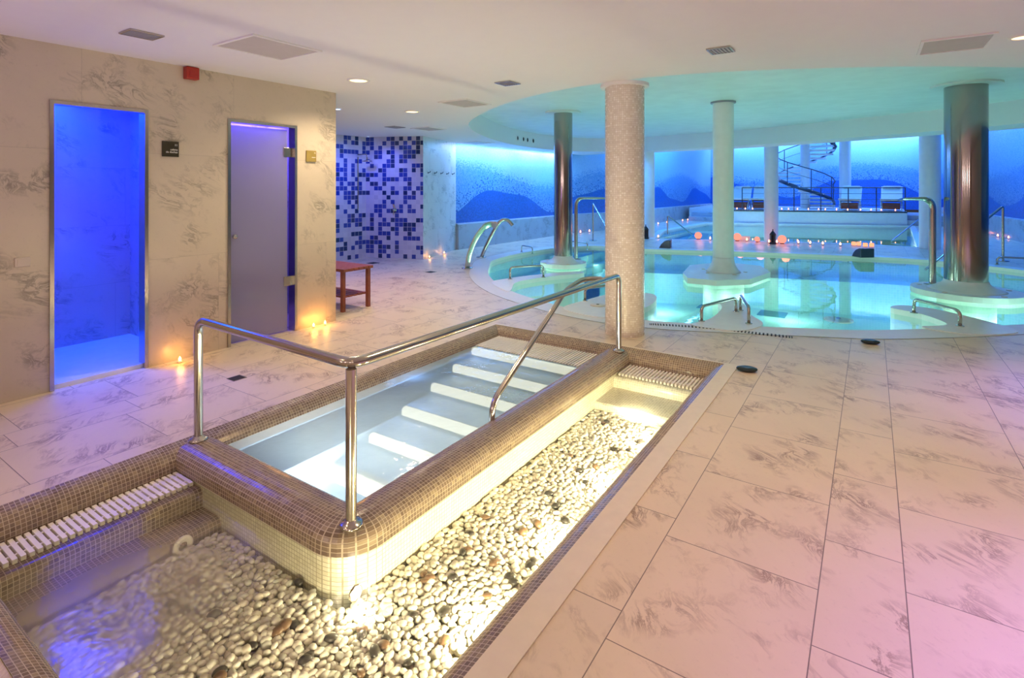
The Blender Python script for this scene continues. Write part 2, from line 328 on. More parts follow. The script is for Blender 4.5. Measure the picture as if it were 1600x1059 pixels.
# ------------------------------------------------------------------ mesh helpers
def tag(o, label=None, cat=None, group=None, kind=None):
    if label: o['label'] = label
    if cat: o['category'] = cat
    if group: o['group'] = group
    if kind: o['kind'] = kind
    return o
def link(name, me, mat, parent=None, loc=None, smooth=False):
    o = bpy.data.objects.new(name, me); C.objects.link(o)
    if mat is not None and len(me.materials) == 0: me.materials.append(mat)
    if smooth:
        for p in me.polygons: p.use_smooth = True
    if parent: o.parent = parent
    if loc is not None: o.location = loc
    return o
def empty(name, loc=(0, 0, 0), rz=0.0):
    o = bpy.data.objects.new(name, None); C.objects.link(o); o.location = loc; o.rotation_euler = (0, 0, rz); o.empty_display_size = .1
    return o
class MB:
    def __init__(s): s.v = []; s.f = []; s.uv = []
    def add(s, vs, fs, uvs=None):
        n = len(s.v); s.v += [tuple(v) for v in vs]
        for k, f in enumerate(fs):
            s.f.append([i+n for i in f]); s.uv.append(uvs[k] if uvs else None)
        return s
    def box(s, x0, x1, y0, y1, z0, z1, mat=None):
        vs = [(x, y, z) for z in (z0, z1) for y in (y0, y1) for x in (x0, x1)]
        if mat is not None: vs = [mat @ Vector(v) for v in vs]
        fs = [(0, 2, 3, 1), (4, 5, 7, 6), (0, 1, 5, 4), (2, 6, 7, 3), (0, 4, 6, 2), (1, 3, 7, 5)]
        return s.add(vs, fs)
    def quad(s, p, uv=None): return s.add(p, [(0, 1, 2, 3)], [uv] if uv else None)
    def wall(s, a, b_, z0, z1, u0=0.0):
        "vertical rectangle between two plan points, UV in metres"
        L = (Vector(b_[:2])-Vector(a[:2])).length
        return s.quad([(a[0], a[1], z0), (b_[0], b_[1], z0), (b_[0], b_[1], z1), (a[0], a[1], z1)], [(u0, z0), (u0+L, z0), (u0+L, z1), (u0, z1)])
    def strip(s, pts, z0, z1, closed=False):
        u = 0.0; n = len(pts); R = n if closed else n-1
        for i in range(R):
            a, b_ = pts[i], pts[(i+1) % n]; s.wall(a, b_, z0, z1, u); u += (Vector(b_[:2])-Vector(a[:2])).length
        return s
    def flat(s, loops, z, flip=False):
        L = [[Vector((p[0], p[1], 0)) for p in lp] for lp in loops]
        tris = tessellate_polygon(L); pts = [p for lp in L for p in lp]
        out = []
        for t in tris:
            a, b_, c = (pts[i] for i in t)
            up = (b_-a).cross(c-a).z > 0
            t = tuple(t) if up != flip else tuple(reversed(t)); out.append(t)
        s.add([(p.x, p.y, z) for p in pts], out, [[(pts[i].x, pts[i].y) for i in t] for t in out]); return s
    def prism(s, loop, z0, z1):
        s.flat([loop], z1); s.flat([loop], z0, True); s.strip(loop, z0, z1, True); return s
    def tube(s, pts, r, seg=12, cap=True, flat=None):
        pts = [Vector(p) for p in pts]; n = len(pts); rings = []
        up = None
        for i, p in enumerate(pts):
            t = (pts[min(i+1, n-1)]-pts[max(i-1, 0)]).normalized()
            if up is None:
                up = t.orthogonal().normalized() if abs(t.z) > .9 or flat is None else Vector((0, 0, 1))
                if flat is not None: up = (Vector(flat)-t*t.dot(Vector(flat))).normalized()
            up = (up-t*up.dot(t)).normalized(); sd = t.cross(up)
            rr = r[i] if isinstance(r, list) else r
            ra, rb = rr if isinstance(rr, tuple) else (rr, rr)
            rings.append([p+up*ra*math.cos(2*PI*k/seg)+sd*rb*math.sin(2*PI*k/seg) for k in range(seg)])
        vs = [v for rg in rings for v in rg]; fs = []
        for i in range(n-1):
            for k in range(seg):
                k2 = (k+1) % seg; fs.append((i*seg+k, (i+1)*seg+k, (i+1)*seg+k2, i*seg+k2))
        if cap: fs.append(tuple(range(seg))); fs.append(tuple(reversed([(n-1)*seg+k for k in range(seg)])))
        return s.add(vs, fs)
    def lathe(s, prof, c=(0, 0), seg=40, uv=False, cap=True):
        vs = []; fs = []; uvs = []; n = len(prof); v = [0.0]
        for i in range(1, n): v.append(v[-1]+math.hypot(prof[i][0]-prof[i-1][0], prof[i][1]-prof[i-1][1]))
        R = max(p[0] for p in prof) if uv else 1
        if uv: R = sorted(p[0] for p in prof)[len(prof)//2]
        for (r, z) in prof:
            for k in range(seg): vs.append((c[0]+r*math.cos(2*PI*k/seg), c[1]+r*math.sin(2*PI*k/seg), z))
        for i in range(n-1):
            for k in range(seg):
                k2 = (k+1) % seg; fs.append((i*seg+k, i*seg+k2, (i+1)*seg+k2, (i+1)*seg+k))
                a, b_ = 2*PI*R*k/seg, 2*PI*R*(k+1)/seg; uvs.append([(a, v[i]), (b_, v[i]), (b_, v[i+1]), (a, v[i+1])])
        if cap:
            fs.append(tuple(reversed(range(seg)))); uvs.append(None); fs.append(tuple((n-1)*seg+k for k in range(seg))); uvs.append(None)
        return s.add(vs, fs, uvs)
    def build(s, name, mat, parent=None, loc=None, smooth=False, auto=None, rot=None):
        me = bpy.data.meshes.new(name); me.from_pydata(s.v, [], s.f)
        uvl = me.uv_layers.new(name='UVMap')
        for p, uv in zip(me.polygons, s.uv):
            for k, li in enumerate(p.loop_indices):
                if uv: uvl.data[li].uv = uv[k]
                else:
                    co = me.vertices[me.loops[li].vertex_index].co; nn = p.normal
                    a = max(range(3), key=lambda q: abs(nn[q]))
                    uvl.data[li].uv = (co.y, co.z) if a == 0 else (co.x, co.z) if a == 1 else (co.x, co.y)
        me.update(); me.validate()
        o = link(name, me, mat, parent, loc)
        if rot: o.rotation_euler = rot
        if smooth:
            for p in me.polygons: p.use_smooth = True
            if auto is not None: me.set_sharp_from_angle(angle=math.radians(auto))
        return o
def bevel(o, wdt, seg=2, ang=40):
    md = o.modifiers.new('bevel', 'BEVEL'); md.width = wdt; md.segments = seg; md.limit_method = 'ANGLE'; md.angle_limit = math.radians(ang); return o
def path(pts, rad=.05, n=6):
    "polyline with rounded corners"
    pts = [Vector(p) for p in pts]; out = [pts[0]]
    for i in range(1, len(pts)-1):
        p0, p, p1 = pts[i-1], pts[i], pts[i+1]; a = (p0-p); c = (p1-p); r = min(rad, a.length*.49, c.length*.49)
        s_, e_ = p+a.normalized()*r, p+c.normalized()*r
        for k in range(n+1):
            t = k/n; out.append((1-t)**2*s_+2*t*(1-t)*p+t*t*e_)
    out.append(pts[-1]); return out
def spline(pts, n=8, closed=True):
    P = [Vector((p[0], p[1], p[2] if len(p) > 2 else 0)) for p in pts]; N = len(P); out = []
    for i in range(N if closed else N-1):
        if closed: p0, p1, p2, p3 = P[i-1], P[i], P[(i+1) % N], P[(i+2) % N]
        else: p0, p1, p2, p3 = P[max(i-1, 0)], P[i], P[i+1], P[min(i+2, N-1)]
        for k in range(n):
            t = k/n; out.append(.5*((2*p1)+(-p0+p2)*t+(2*p0-5*p1+4*p2-p3)*t*t+(-p0+3*p1-3*p2+p3)*t**3))
    if not closed: out.append(P[-1])
    return out
def offset_loop(loop, d):
    "moves a closed plan loop inwards (positive d) for counter-clockwise loops"
    n = len(loop); out = []
    for i in range(n):
        t = (Vector(loop[(i+1) % n][:2])-Vector(loop[i-1][:2])).normalized(); out.append(Vector((loop[i][0]-t.y*d, loop[i][1]+t.x*d, 0)))
    return out
def ccw(loop):
    a = sum(loop[i-1][0]*loop[i][1]-loop[i][0]*loop[i-1][1] for i in range(len(loop))); return loop if a > 0 else list(reversed(loop))
def copy_tree(o, parent=None):
    c = o.copy(); C.objects.link(c); c.parent = parent
    for ch in list(o.children): copy_tree(ch, c)
    return c
def S(o): o['kind'] = 'structure'; return o

# ================================================================== PLAN OUTLINES
RIM = ccw(spline([(-6.45, 8.3), (-5.75, 7.35), (-4.76, 6.48), (-3.65, 5.94), (-2.75, 5.72), (-2.0, 5.78), (-1.31, 6.03), (-.55, 6.36), (.21, 6.75), (1.38, 7.75), (2.7, 9.1),
                  (3.5, 10.6), (3.5, 12.6), (2.4, 14.0), (.9, 14.75), (-.8, 14.55), (-2.8, 14.05), (-4.9, 13.35), (-6.1, 13.4), (-6.9, 12.4), (-7.15, 10.9), (-7.0, 9.3)], 8))
WAT = offset_loop(RIM, .34)
POOL2 = [(-5.5, 15.6), (-2.42, 16.75), (-.3, 17.3), (1.2, 17.35), (1.45, 26.85), (-4.87, 24.9), (-6.1, 24.2), (-6.35, 19.0)]
CX0, CX1, CY0, CY1 = -3.52, -1.07, .55, 4.97      # hydro-walk complex
RECT = [(CX0, CY0), (CX1+.115, CY0), (CX1+.115, CY1), (CX0, CY1)]
HALL = [(-9.6, -4.2), (6.2, -4.2), (6.2, 9.0), (4.6, 14.5), (3.57, 20.65), (3.2, 24), (2.7, 31.0), (-7.4, 31.0), (-8.0, 18.2), (-8.42, 16.2), (-8.55, 10.4), (-8.55, 8.6), (-9.4, 8.2), (-9.4, 4.0)]
fl = MB().flat([HALL, RECT, [tuple(p[:2]) for p in RIM], POOL2], 0.0).build('floor', M['floor']); S(fl)

# ceiling
DO = ccw(spline([(-5.9, 7.5), (-4.5, 6.2), (-3.3, 5.5), (-2.2, 5.24), (-1.3, 5.34), (-.3, 5.75), (.7, 6.35), (1.9, 7.4), (2.9, 9.0), (2.95, 10.9), (2.17, 12.5), (.6, 13.6), (-.8, 14.3), (-2.5, 15.1), (-4.2, 15.5), (-5.9, 15.75), (-7.2, 15.3), (-7.8, 13.9), (-7.7, 11.7), (-6.95, 9.4)], 8))
ring_far = [p for p in offset_loop(DO, -1.0)]
far_arc = [p for p in ring_far if (p.y > 10.5 and p.x > -7.2) or (p.x > 2.6 and p.y > 9.0)]
far_arc.sort(key=lambda p: math.atan2(p.y-9.0, p.x+2.3))
OUTER = [(-9.6, -4.2), (6.2, -4.2), (6.2, 9.0)] + [(4.6, 9.4)] + [(p.x, p.y) for p in far_arc if p.y > 9.6] + [(-8.3, 16.9), (-8.8, 10.4), (-8.8, 8.6), (-9.7, 8.4), (-9.6, 4.0)]
DL = [tuple(p[:2]) for p in DO]
S(MB().flat([OUTER, DL], CEIL, True).build('ceiling', M['plaster']))
S(MB().flat([DL], DOME, True).build('ceiling_raised', M['domeplaster']))
S(MB().strip(DL, CEIL, DOME, True).build('trim_1', M['plaster'], smooth=True))
S(MB().strip([(6.2, 9.0), (4.6, 9.4)]+[(p.x, p.y) for p in far_arc if p.y > 9.6]+[(-8.3, 16.9)], CEIL, HIGH).build('trim_2', M['plaster']))
S(MB().flat([[(-9.6, 8.8), (6.3, 8.8), (6.3, 31.2), (-9.6, 31.2)]], HIGH, True).build('ceiling_high', M['plaster']))
# ------------------------------------------------------------------ walls
XW = -5.18
D1 = (1.47, 2.14, 2.21); D2 = (2.83, 3.585, 2.21)
wl = MB()
wl.wall((XW, -4.2), (XW, D1[0]), 0, CEIL, -4.2)
wl.wall((XW, D1[1]), (XW, D2[0]), 0, CEIL, D1[1]); wl.wall((XW, D2[1]), (XW, 4.1), 0, CEIL, D2[1])
wl.wall((XW, D1[0]), (XW, D1[1]), D1[2], CEIL, D1[0]); wl.wall((XW, D2[0]), (XW, D2[1]), D2[2], CEIL, D2[0])
wl.wall((XW, 4.1), (-9.4, 4.1), 0, CEIL, 4.1)
for d in (D1, D2):
    wl.wall((XW, d[0]), (XW-.14, d[0]), 0, d[2]); wl.wall((XW-.14, d[1]), (XW, d[1]), 0, d[2])
    wl.quad([(XW, d[0], d[2]), (XW, d[1], d[2]), (XW-.14, d[1], d[2]), (XW-.14, d[0], d[2])])
S(wl.build('wall_left', M['wallmarble']))
# shower room behind the first opening
sr = MB(); x1, x0, ya, yb = XW-.14, -6.38, .75, 2.47
sr.wall((x0, ya), (x0, yb), 0, 2.5, ya); sr.wall((x0, yb), (x1, yb), 0, 2.5, 0); sr.wall((x1, ya), (x0, ya), 0, 2.5, 0)
sr.wall((x1, ya), (x1, D1[0]), 0, 2.5); sr.wall((x1, D1[1]), (x1, yb), 0, 2.5); sr.wall((x1, D1[0]), (x1, D1[1]), D1[2], 2.5)
sr.quad([(x0, ya, 2.5), (x1, ya, 2.5), (x1, yb, 2.5), (x0, yb, 2.5)])
S(sr.build('wall_shower_room', M['bluewall']))
S(MB().box(x0, XW-.03, ya, yb, .0, .035).build('floor_shower_room', M['bluefloor']))
s2 = MB(); ya, yb = 2.6, 4.0
s2.wall((x0, ya), (x0, yb), 0, 2.5, ya); s2.wall((x0, yb), (x1, yb), 0, 2.5, 0); s2.wall((x1, ya), (x0, ya), 0, 2.5, 0)
s2.wall((x1, ya), (x1, D2[0]), 0, 2.5); s2.wall((x1, D2[1]), (x1, yb), 0, 2.5); s2.wall((x1, D2[0]), (x1, D2[1]), D2[2], 2.5)
s2.quad([(x0, ya, 2.5), (x1, ya, 2.5), (x1, yb, 2.5), (x0, yb, 2.5)])
S(s2.build('wall_steam_room', M['bluewall']))
def doorframe(name, d):
    f = MB(); t = .028; pr = .012
    f.box(XW-.10, XW+pr, d[0], d[0]+t, 0, d[2]); f.box(XW-.10, XW+pr, d[1]-t, d[1], 0, d[2]); f.box(XW-.10, XW+pr, d[0]+t, d[1]-t, d[2]-t, d[2])
    return S(f.build(name, M['steel']))
doorframe('door_1', D1); doorframe('door_2', D2)
# glass door leaf in the second opening
gd = empty('glass_door', (XW-.05, D2[1]-.07, .01), math.radians(-93.5))
tag(gd, 'frosted glass door with steel hinges standing slightly ajar in the second doorway', 'door')
g = MB().box(.012, .635, -.005, .005, .0, 2.15).build('glass_pane', M['glassdoor'], gd)
for z in (.48, 1.86):
    h = MB(); h.box(-.05, .055, -.014, .014, z, z+.10); bevel(h.build('hinge', M['steel'], g), .003)
kn = MB(); kn.lathe([(.012, -.03), (.012, -.012), (.022, -.01), (.024, .012), (.014, .02)], seg=20)
for v_i, sgn in ((0, 1), (1, -1)):
    k = kn.build('door_knob', M['steel'], g, (.58, .028*sgn, 1.05), True, rot=(-PI/2*sgn, 0, 0))
# tiled shower corner, marble pier, murals, rear walls
S(MB().wall((-9.35, 4.1), (-9.25, 8.12), 0, CEIL).build('wall_shower_side', M['shower']))
S(MB().wall((-9.25, 8.12), (-8.0, 8.6), 0, CEIL, 4.02).build('wall_shower', M['shower']))
S(MB().wall((-8.0, 8.6), (-8.58, 10.4), 0, CEIL).build('wall_pier', M['bluemarble']))
WA = [(-8.58, 10.4), (-8.42, 16.2), (-8.0, 18.2), (-7.4, 31.05)]
S(MB().strip(WA, .64, HIGH).build('wall_mural', M['mural1']))
S(MB().strip([(-7.45, 31.0), (2.75, 31.0)], .5, HIGH).build('wall_back', M['mural2']))
WR = [(2.7, 31.05), (3.2, 24), (3.57, 20.65), (4.6, 14.5), (6.2, 9.0)]
S(MB().strip(WR, .64, HIGH).build('wall_right', M['mural3']))
S(MB().strip([(6.2, 9.0), (6.2, -4.2), (XW, -4.2)], 0, CEIL).build('wall_rear', M['wallmarble']))
def wains(name, pts, side):
    P = [Vector((p[0], p[1], 0)) for p in pts]; q = []
    for i, p in enumerate(P):
        t = (P[min(i+1, len(P)-1)]-P[max(i-1, 0)]).normalized(); q.append(p+Vector((t.y, -t.x, 0))*side)
    w_ = MB(); w_.strip(q, 0, .62)
    w_.wall(P[0], q[0], 0, .62); w_.wall(q[-1], P[-1], 0, .62); w_.wall(P[0], P[1], 0, .65)
    for i in range(len(P)-1):
        a, b_, c, d = P[i], P[i+1], q[i+1], q[i]
        w_.quad([(a.x, a.y, .645), (b_.x, b_.y, .645), (c.x, c.y, .62), (d.x, d.y, .62)])
    return S(w_.build(name, M['wainscot']))
wains('trim_3', WA, .09); wains('trim_4', WR, .09)

# ================================================================== HYDRO-WALK COMPLEX (front)
def rect_loop(x0, x1, y0, y1, prof, mb):
    v = 0.0
    for i in range(len(prof)-1):
        (o0, z0), (o1, z1) = prof[i], prof[i+1]; L = math.hypot(o1-o0, z1-z0)
        c0 = [(x0+o0, y0+o0), (x1-o0, y0+o0), (x1-o0, y1-o0), (x0+o0, y1-o0)]; c1 = [(x0+o1, y0+o1), (x1-o1, y0+o1), (x1-o1, y1-o1), (x0+o1, y1-o1)]
        for k in range(4):
            a, b_, c, d = c0[k], c0[(k+1) % 4], c1[(k+1) % 4], c1[k]; ax = 0 if k % 2 == 0 else 1
            mb.quad([(a[0], a[1], z0), (b_[0], b_[1], z0), (c[0], c[1], z1), (d[0], d[1], z1)], [(a[ax], v), (b_[ax], v), (c[ax], v+L), (d[ax], v+L)])
        v += L
    return mb
prof = [(0, .004)] + [(.125-.125*math.cos(t)*1.0 if False else .12*math.sin(t)**1.1, -.11*(1-math.cos(t))) for t in [PI/2*k/7 for k in range(1, 8)]] + [(.125, -.15)]
S(rect_loop(CX0, CX1, CY0, CY1, prof, MB()).build('curb_outer', M['brown'], smooth=True))
S(rect_loop(CX0, CX1, CY0, CY1, [(.125, -.15), (.125, -.42)], MB()).build('wall_basin', M['stepmos']))
bd = MB(); bd.box(CX1, CX1+.115, CY0-.1, CY1, -.05, .006); bd.box(CX0, CX1+.115, CY1, CY1+.02, -.05, .006)
S(bd.build('trim_5', M['stone']))
# inner wall: swept half-round curb
def sweep(pth, prof, mb):
    P = [Vector((p[0], p[1], 0)) for p in pth]; n = len(P); u = [0.0]
    for i in range(1, n): u.append(u[-1]+(P[i]-P[i-1]).length)
    v = [0.0]
    for i in range(1, len(prof)): v.append(v[-1]+math.hypot(prof[i][0]-prof[i-1][0], prof[i][1]-prof[i-1][1]))
    R = []
    for i in range(n):
        if i == 0: t = (P[1]-P[0]).normalized(); sc = 1
        elif i == n-1: t = (P[-1]-P[-2]).normalized(); sc = 1
        else:
            t0 = (P[i]-P[i-1]).normalized(); t1 = (P[i+1]-P[i]).normalized(); t = (t0+t1).normalized(); sc = 1/max(.5, t.dot(t1))
        nn = Vector((t.y, -t.x, 0))*sc; R.append([(P[i]+nn*o+Vector((0, 0, z))) for o, z in prof])
    for i in range(n-1):
        for k in range(len(prof)-1):
            mb.quad([R[i][k], R[i+1][k], R[i+1][k+1], R[i][k+1]], [(u[i], v[k]), (u[i+1], v[k]), (u[i+1], v[k+1]), (u[i], v[k+1])])
    return mb
HW = .135
CP = [(p.x, p.y) for p in path([(CX0+.06, 1.69, 0), (-2.035, 1.69, 0), (-2.035, CY1-.06, 0)], .09, 8)]
hp = [(HW, -.115)] + [(HW*math.cos(t), -.085+.085*math.sin(t)**.8) for t in [PI*k/14 for k in range(1, 14)]] + [(-HW, -.115)]
S(sweep(CP, hp, MB()).build('curb_inner', M['brown'], smooth=True))
S(sweep(CP, [(HW-.008, -.11), (HW-.008, -.45)], MB()).build('wall_channel', M['lightmos']))
S(sweep(CP, [(-HW+.008, -1.05), (-HW+.008, -.11)], MB()).build('wall_whirlpool', M['lightmos']))
wp = MB(); wp.wall((CX0+.125, 1.7), (CX0+.125, CY1-.1), -1.05, -.14); wp.wall((CX0+.1, CY1-.125), (-2.03, CY1-.125), -1.05, -.14)
wp.flat([[(CX0+.1, 1.7), (-2.0, 1.7), (-2.0, CY1-.1), (CX0+.1, CY1-.1)]], -1.0)
S(wp.build('floor_whirlpool', M['bluemos']))
# whirlpool steps
def step_solid(mb, x0, x1, ynose, yback, ztop, zbot, r=.03, n=5):
    pr = [(ynose, zbot)]+[(ynose+r-r*math.cos(t), ztop-r+r*math.sin(t)) for t in [PI/2*k/n for k in range(n+1)]]+[(yback, ztop)]
    v = 0
    for i in range(len(pr)-1):
        L = math.hypot(pr[i+1][0]-pr[i][0], pr[i+1][1]-pr[i][1])
        mb.quad([(x0, pr[i][0], pr[i][1]), (x1, pr[i][0], pr[i][1]), (x1, pr[i+1][0], pr[i+1][1]), (x0, pr[i+1][0], pr[i+1][1])], [(x0, v), (x1, v), (x1, v+L), (x0, v+L)]); v += L
ws = MB(); tw = MB(); yn = [4.35, 4.05, 3.74, 3.37, 3.0, 2.65]; zt = [-.09, -.18, -.27, -.36, -.45, -.54]
for k in range(6): step_solid(ws, CX0+.12, -2.17, yn[k], (yn[k-1]+.01) if k else CY1-.12, zt[k], zt[k]-.13)
for k in range(6): tw.flat([[(CX0+.12, yn[k]+.06), (-2.17, yn[k]+.06), (-2.17, (yn[k-1] if k else 4.42)), (CX0+.12, (yn[k-1] if k else 4.42))]], zt[k]+.002)
for k in range(5):  # lamplight on the risers imitated by an emissive band along each step
    y0_, z0_ = yn[k]-.004, zt[k]; lb = MB(); step_solid(lb, CX0+.14, -2.18, y0_, y0_+.05, z0_+.003, z0_-.062, .028)
    tag(lb.build('step_glow', M['stepglow'], smooth=True, auto=50), ['uppermost', 'second', 'third', 'fourth', 'fifth'][k]+' lit step edge, lamplight put in as glow, from the far end of the whirlpool', 'step edge', 'whirlpool step edges with lamplight put in as glow')
S(tw.build('whirlpool_treads', M['bluemos']))
S(ws.build('whirlpool_steps', M['lightmos'], smooth=True, auto=50))
def grating(x0, x1, y0, y1, z, axis, name, label):
    g_ = MB(); g_.box(x0, x1, y0, y1, z-.03, z-.022); n = int(((y1-y0) if axis == 'y' else (x1-x0))/.030)
    for k in range(n):
        if axis == 'y': a = y0+(k+.15)*(y1-y0)/n; g_.box(x0, x1, a, a+.019, z-.02, z)
        else: a = x0+(k+.15)*(x1-x0)/n; g_.box(a, a+.017, y0, y1, z-.02, z)
    if axis == 'y': g_.box(x0+.045, x0+.055, y0, y1, z-.02, z-.004); g_.box(x1-.055, x1-.045, y0, y1, z-.02, z-.004)
    else: g_.box(x0, x1, y0+.06, y0+.07, z-.02, z-.004); g_.box(x0, x1, y1-.07, y1-.06, z-.02, z-.004)
    return tag(g_.build(name, M['grate']), label, 'grating')
grating(CX0+.13, CX0+.33, CY0+.13, 1.555, -.115, 'y', 'overflow_grating', 'white slatted overflow grating along the left side of the dark end of the footbath')
grating(-1.89, CX1-.13, 4.56, CY1-.13, -.115, 'x', 'overflow_grating', 'white slatted overflow grating at the far end of the bright pebble channel')
grating(CX0+.13, -2.18, 4.42, CY1-.13, -.075, 'x', 'overflow_grating', 'fine beige overflow grating at the top of the whirlpool steps')
# dark-end benches and far-end step of the channel
cs = MB()
def sidestep(mb, xnose, xback, y0, y1, ztop, zbot, r=.04):
    pr = [(xnose, zbot)]+[(xnose-r+r*math.cos(t), ztop-r+r*math.sin(t)) for t in [PI/2*k/5 for k in range(6)]]+[(xback, ztop)]; v = 0
    for i in range(len(pr)-1):
        L = math.hypot(pr[i+1][0]-pr[i][0], pr[i+1][1]-pr[i][1])
        mb.quad([(pr[i][0], y0, pr[i][1]), (pr[i][0], y1, pr[i][1]), (pr[i+1][0], y1, pr[i+1][1]), (pr[i+1][0], y0, pr[i+1][1])], [(y0, v), (y1, v), (y1, v+L), (y0, v+L)]); v += L
sidestep(cs, -3.11, CX0+.12, CY0+.12, 1.57, -.135, -.25); sidestep(cs, -2.92, -3.12, CY0+.12, 1.57, -.235, -.34)
S(cs.build('steps_dark_end', M['brown'], smooth=True, auto=50))
cs = MB(); step_solid(cs, -1.91, CX1-.12, 4.50, CY1-.12, -.135, -.24, .05); step_solid(cs, -1.91, CX1-.12, 4.10, 4.51, -.225, -.34, .03)
S(cs.build('steps_bright_end', M['stepmos'], smooth=True, auto=50))
nz = MB().lathe([(.022, -.005), (.022, .004), (.045, .006), (.05, 0), (.05, -.005)], seg=24, cap=False).build('water_jet', M['grate'], None, (-2.905, 1.36, -.27), True, rot=(0, PI/2, 0))
tag(nz, 'round cream water jet ring on the step of the dark end of the footbath', 'water jet')
BZ = -.315
bed = MB(); bed.flat([[(CX0+.1, CY0+.1), (CX1-.1, CY0+.1), (CX1-.1, CY1-.1), (-1.9, CY1-.1), (-1.9, 1.56), (CX0+.1, 1.56)]], BZ)
tag(bed.build('gravel_bed', M['sand']), 'fine pale gravel base under the pebbles of the footbath channel', 'gravel', kind='stuff')
chw = [(CX0+.12, CY0+.12), (CX1-.12, CY0+.12), (CX1-.12, CY1-.12), (-1.906, CY1-.12), (-1.906, 1.565), (CX0+.12, 1.565)]
tag(MB().flat([chw], -.128).build('channel_water', M['channelwater']), 'clear shallow water over the pebbles of the footbath channel', 'water', kind='stuff')
tag(MB().flat([[(CX0+.125, 1.82), (-2.165, 1.82), (-2.165, CY1-.12), (CX0+.125, CY1-.12)]], -.082).build('whirlpool_water', M['milkwater']), 'milky pale blue bubbling water of the raised whirlpool inside the steel railing', 'water', kind='stuff')
# channel lamps: recessed in the right wall and the short ends
def lampface(loc, rot, r=.05, mat='uwlamp', name='underwater_light', label='', group=None, ring=True):
    e = empty(name, loc); e.rotation_euler = rot
    MB().lathe([(r*.82, 0), (r*.8, .006)], seg=20).build('lens', M[mat], e)
    if ring: MB().lathe([(r*.82, 0), (r*.84, .01), (r*.98, .01), (r, 0)], seg=20, cap=False).build('trim_ring', M['steel'], e, smooth=True)
    return tag(e, label, 'light', group)
for y in (1.75, 2.4, 3.05, 3.7):
    light('channel_lamp', 'AREA', (CX1-.16, y, -.19), 9, (1, .87, .50), aim=(-2.0, y+.1, -.22), size=.12)
light('channel_lamp', 'AREA', (-1.35, .72, -.2), 10, (1, .86, .55), aim=(-1.7, 2.2, -.24), size=.12)
light('channel_lamp', 'AREA', (-1.55, 4.02, -.18), 2.2, (1, .95, .6), aim=(-1.5, 4.6, -.16), size=.12)
# whirlpool lamps shining towards the steps
for x in (-3.05, -2.5):
    light('whirlpool_light', 'AREA', (x, 1.92, -.80), 16, (1, .95, .80), aim=(x, 4.2, -.3), size=.2)
light('whirlpool_light', 'POINT', (-2.8, 2.1, -.40), 2.2, (.40, .66, 1), .12)  # blue point added in the water to tint treads and milk
light('whirlpool_light', 'POINT', (-3.25, 3.4, -.16), 1.2, (.25, .5, 1), .05)  # second blue point added for the same tint
lampface((-1.893, 1.60, -.235), (0, PI/2, 0), .035, 'uwlamp', 'underwater_light', 'bright round underwater lamp at the base of the corner under the steel corner post')
light('channel_lamp', 'POINT', (-1.82, 1.55, -.22), 1.2, (1, .88, .55), .03)

# ------------------------------------------------------------------ pebbles
def pebble_mesh(seed, name, mat):
    rnd = random.Random(seed); bm = bmesh.new(); bmesh.ops.create_icosphere(bm, subdivisions=2, radius=1)
    a, c = rnd.uniform(.70, .88), rnd.uniform(.42, .6); k1, k2, k3 = [rnd.uniform(-.18, .18) for _ in range(3)]
    for v in bm.verts:
        x, y, z = v.co; f = 1+k1*x+k2*x*y+k3*y*z
        v.co = Vector((x*f, y*a*f, z*c*(1+k2*x)))
    me = bpy.data.meshes.new(name); bm.to_mesh(me); bm.free(); me.materials.append(mat)
    for p in me.polygons: p.use_smooth = True
    return me
spots = []
def in_channel(x, y):
    return (-1.895 < x < CX1-.14 and .69 < y < 4.09) or (-2.90 < x <= -1.895 and .69 < y < 1.54)
STEP = .032; rr = random.Random(11)
for layer in range(2):
    y = .70+layer*.018
    while y < 4.1:
        x = -2.9+layer*.018
        while x < CX1-.13:
            px_, py_ = x+rr.uniform(-.011, .011), y+rr.uniform(-.011, .011)
            if in_channel(px_, py_): spots.append((px_, py_, BZ+.012+layer*.015+rr.uniform(-.004, .005), layer))
            x += STEP
        y += STEP*.95
# dark pebbles gathered in loose clusters along the middle of the channel
clus = [at(*p, -.28) for p in [(735, 830), (705, 900), (665, 905), (870, 790), (840, 820), (960, 700), (770, 880), (650, 960), (690, 955), (725, 860), (830, 880), (590, 1010), (560, 990),
        (700, 1000), (520, 1000), (560, 1050), (930, 730), (905, 735), (1000, 690), (855, 770), (660, 900), (610, 1000), (495, 890), (300, 905), (270, 945), (285, 955), (330, 960), (143, 993), (230, 1000), (440, 975),
        (460, 980), (395, 1010), (820, 830), (945, 660), (1080, 660), (985, 705), (640, 1040), (755, 810), (340, 1050), (480, 1030), (890, 710), (1010, 640), (915, 755), (880, 815), (800, 905), (760, 930)]]
dark_idx = set()
tops = [i for i, s_ in enumerate(spots) if s_[3] == 1]
for c in clus:
    best = sorted(tops, key=lambda i: (spots[i][0]-c.x)**2+(spots[i][1]-c.y)**2)
    if (spots[best[0]][0]-c.x)**2+(spots[best[0]][1]-c.y)**2 > .01: continue
    dark_idx.add(best[0])
    if rr.random() < .45: dark_idx.add(best[1])
order = sorted(tops, key=lambda i: depth(spots[i]))
inview = [i for i in order if 0 < 800+FPX*(spots[i][0]*math.cos(YAW)+spots[i][1]*math.sin(YAW))/depth(spots[i]) < 1600 and HOR+FPX*(EYE-spots[i][2])/depth(spots[i]) < 1075]
darks = [i for i in inview if i in dark_idx][:70]
whites = [i for i in inview if i not in dark_idx][:300-len(darks)]
indiv = set(darks) | set(whites)
PW = [pebble_mesh(k, 'pebble', [M['pebble_white'], M['pebble_white'], M['pebble_cream'], M['pebble_white'], M['pebble_green']][k % 5]) for k in range(10)]
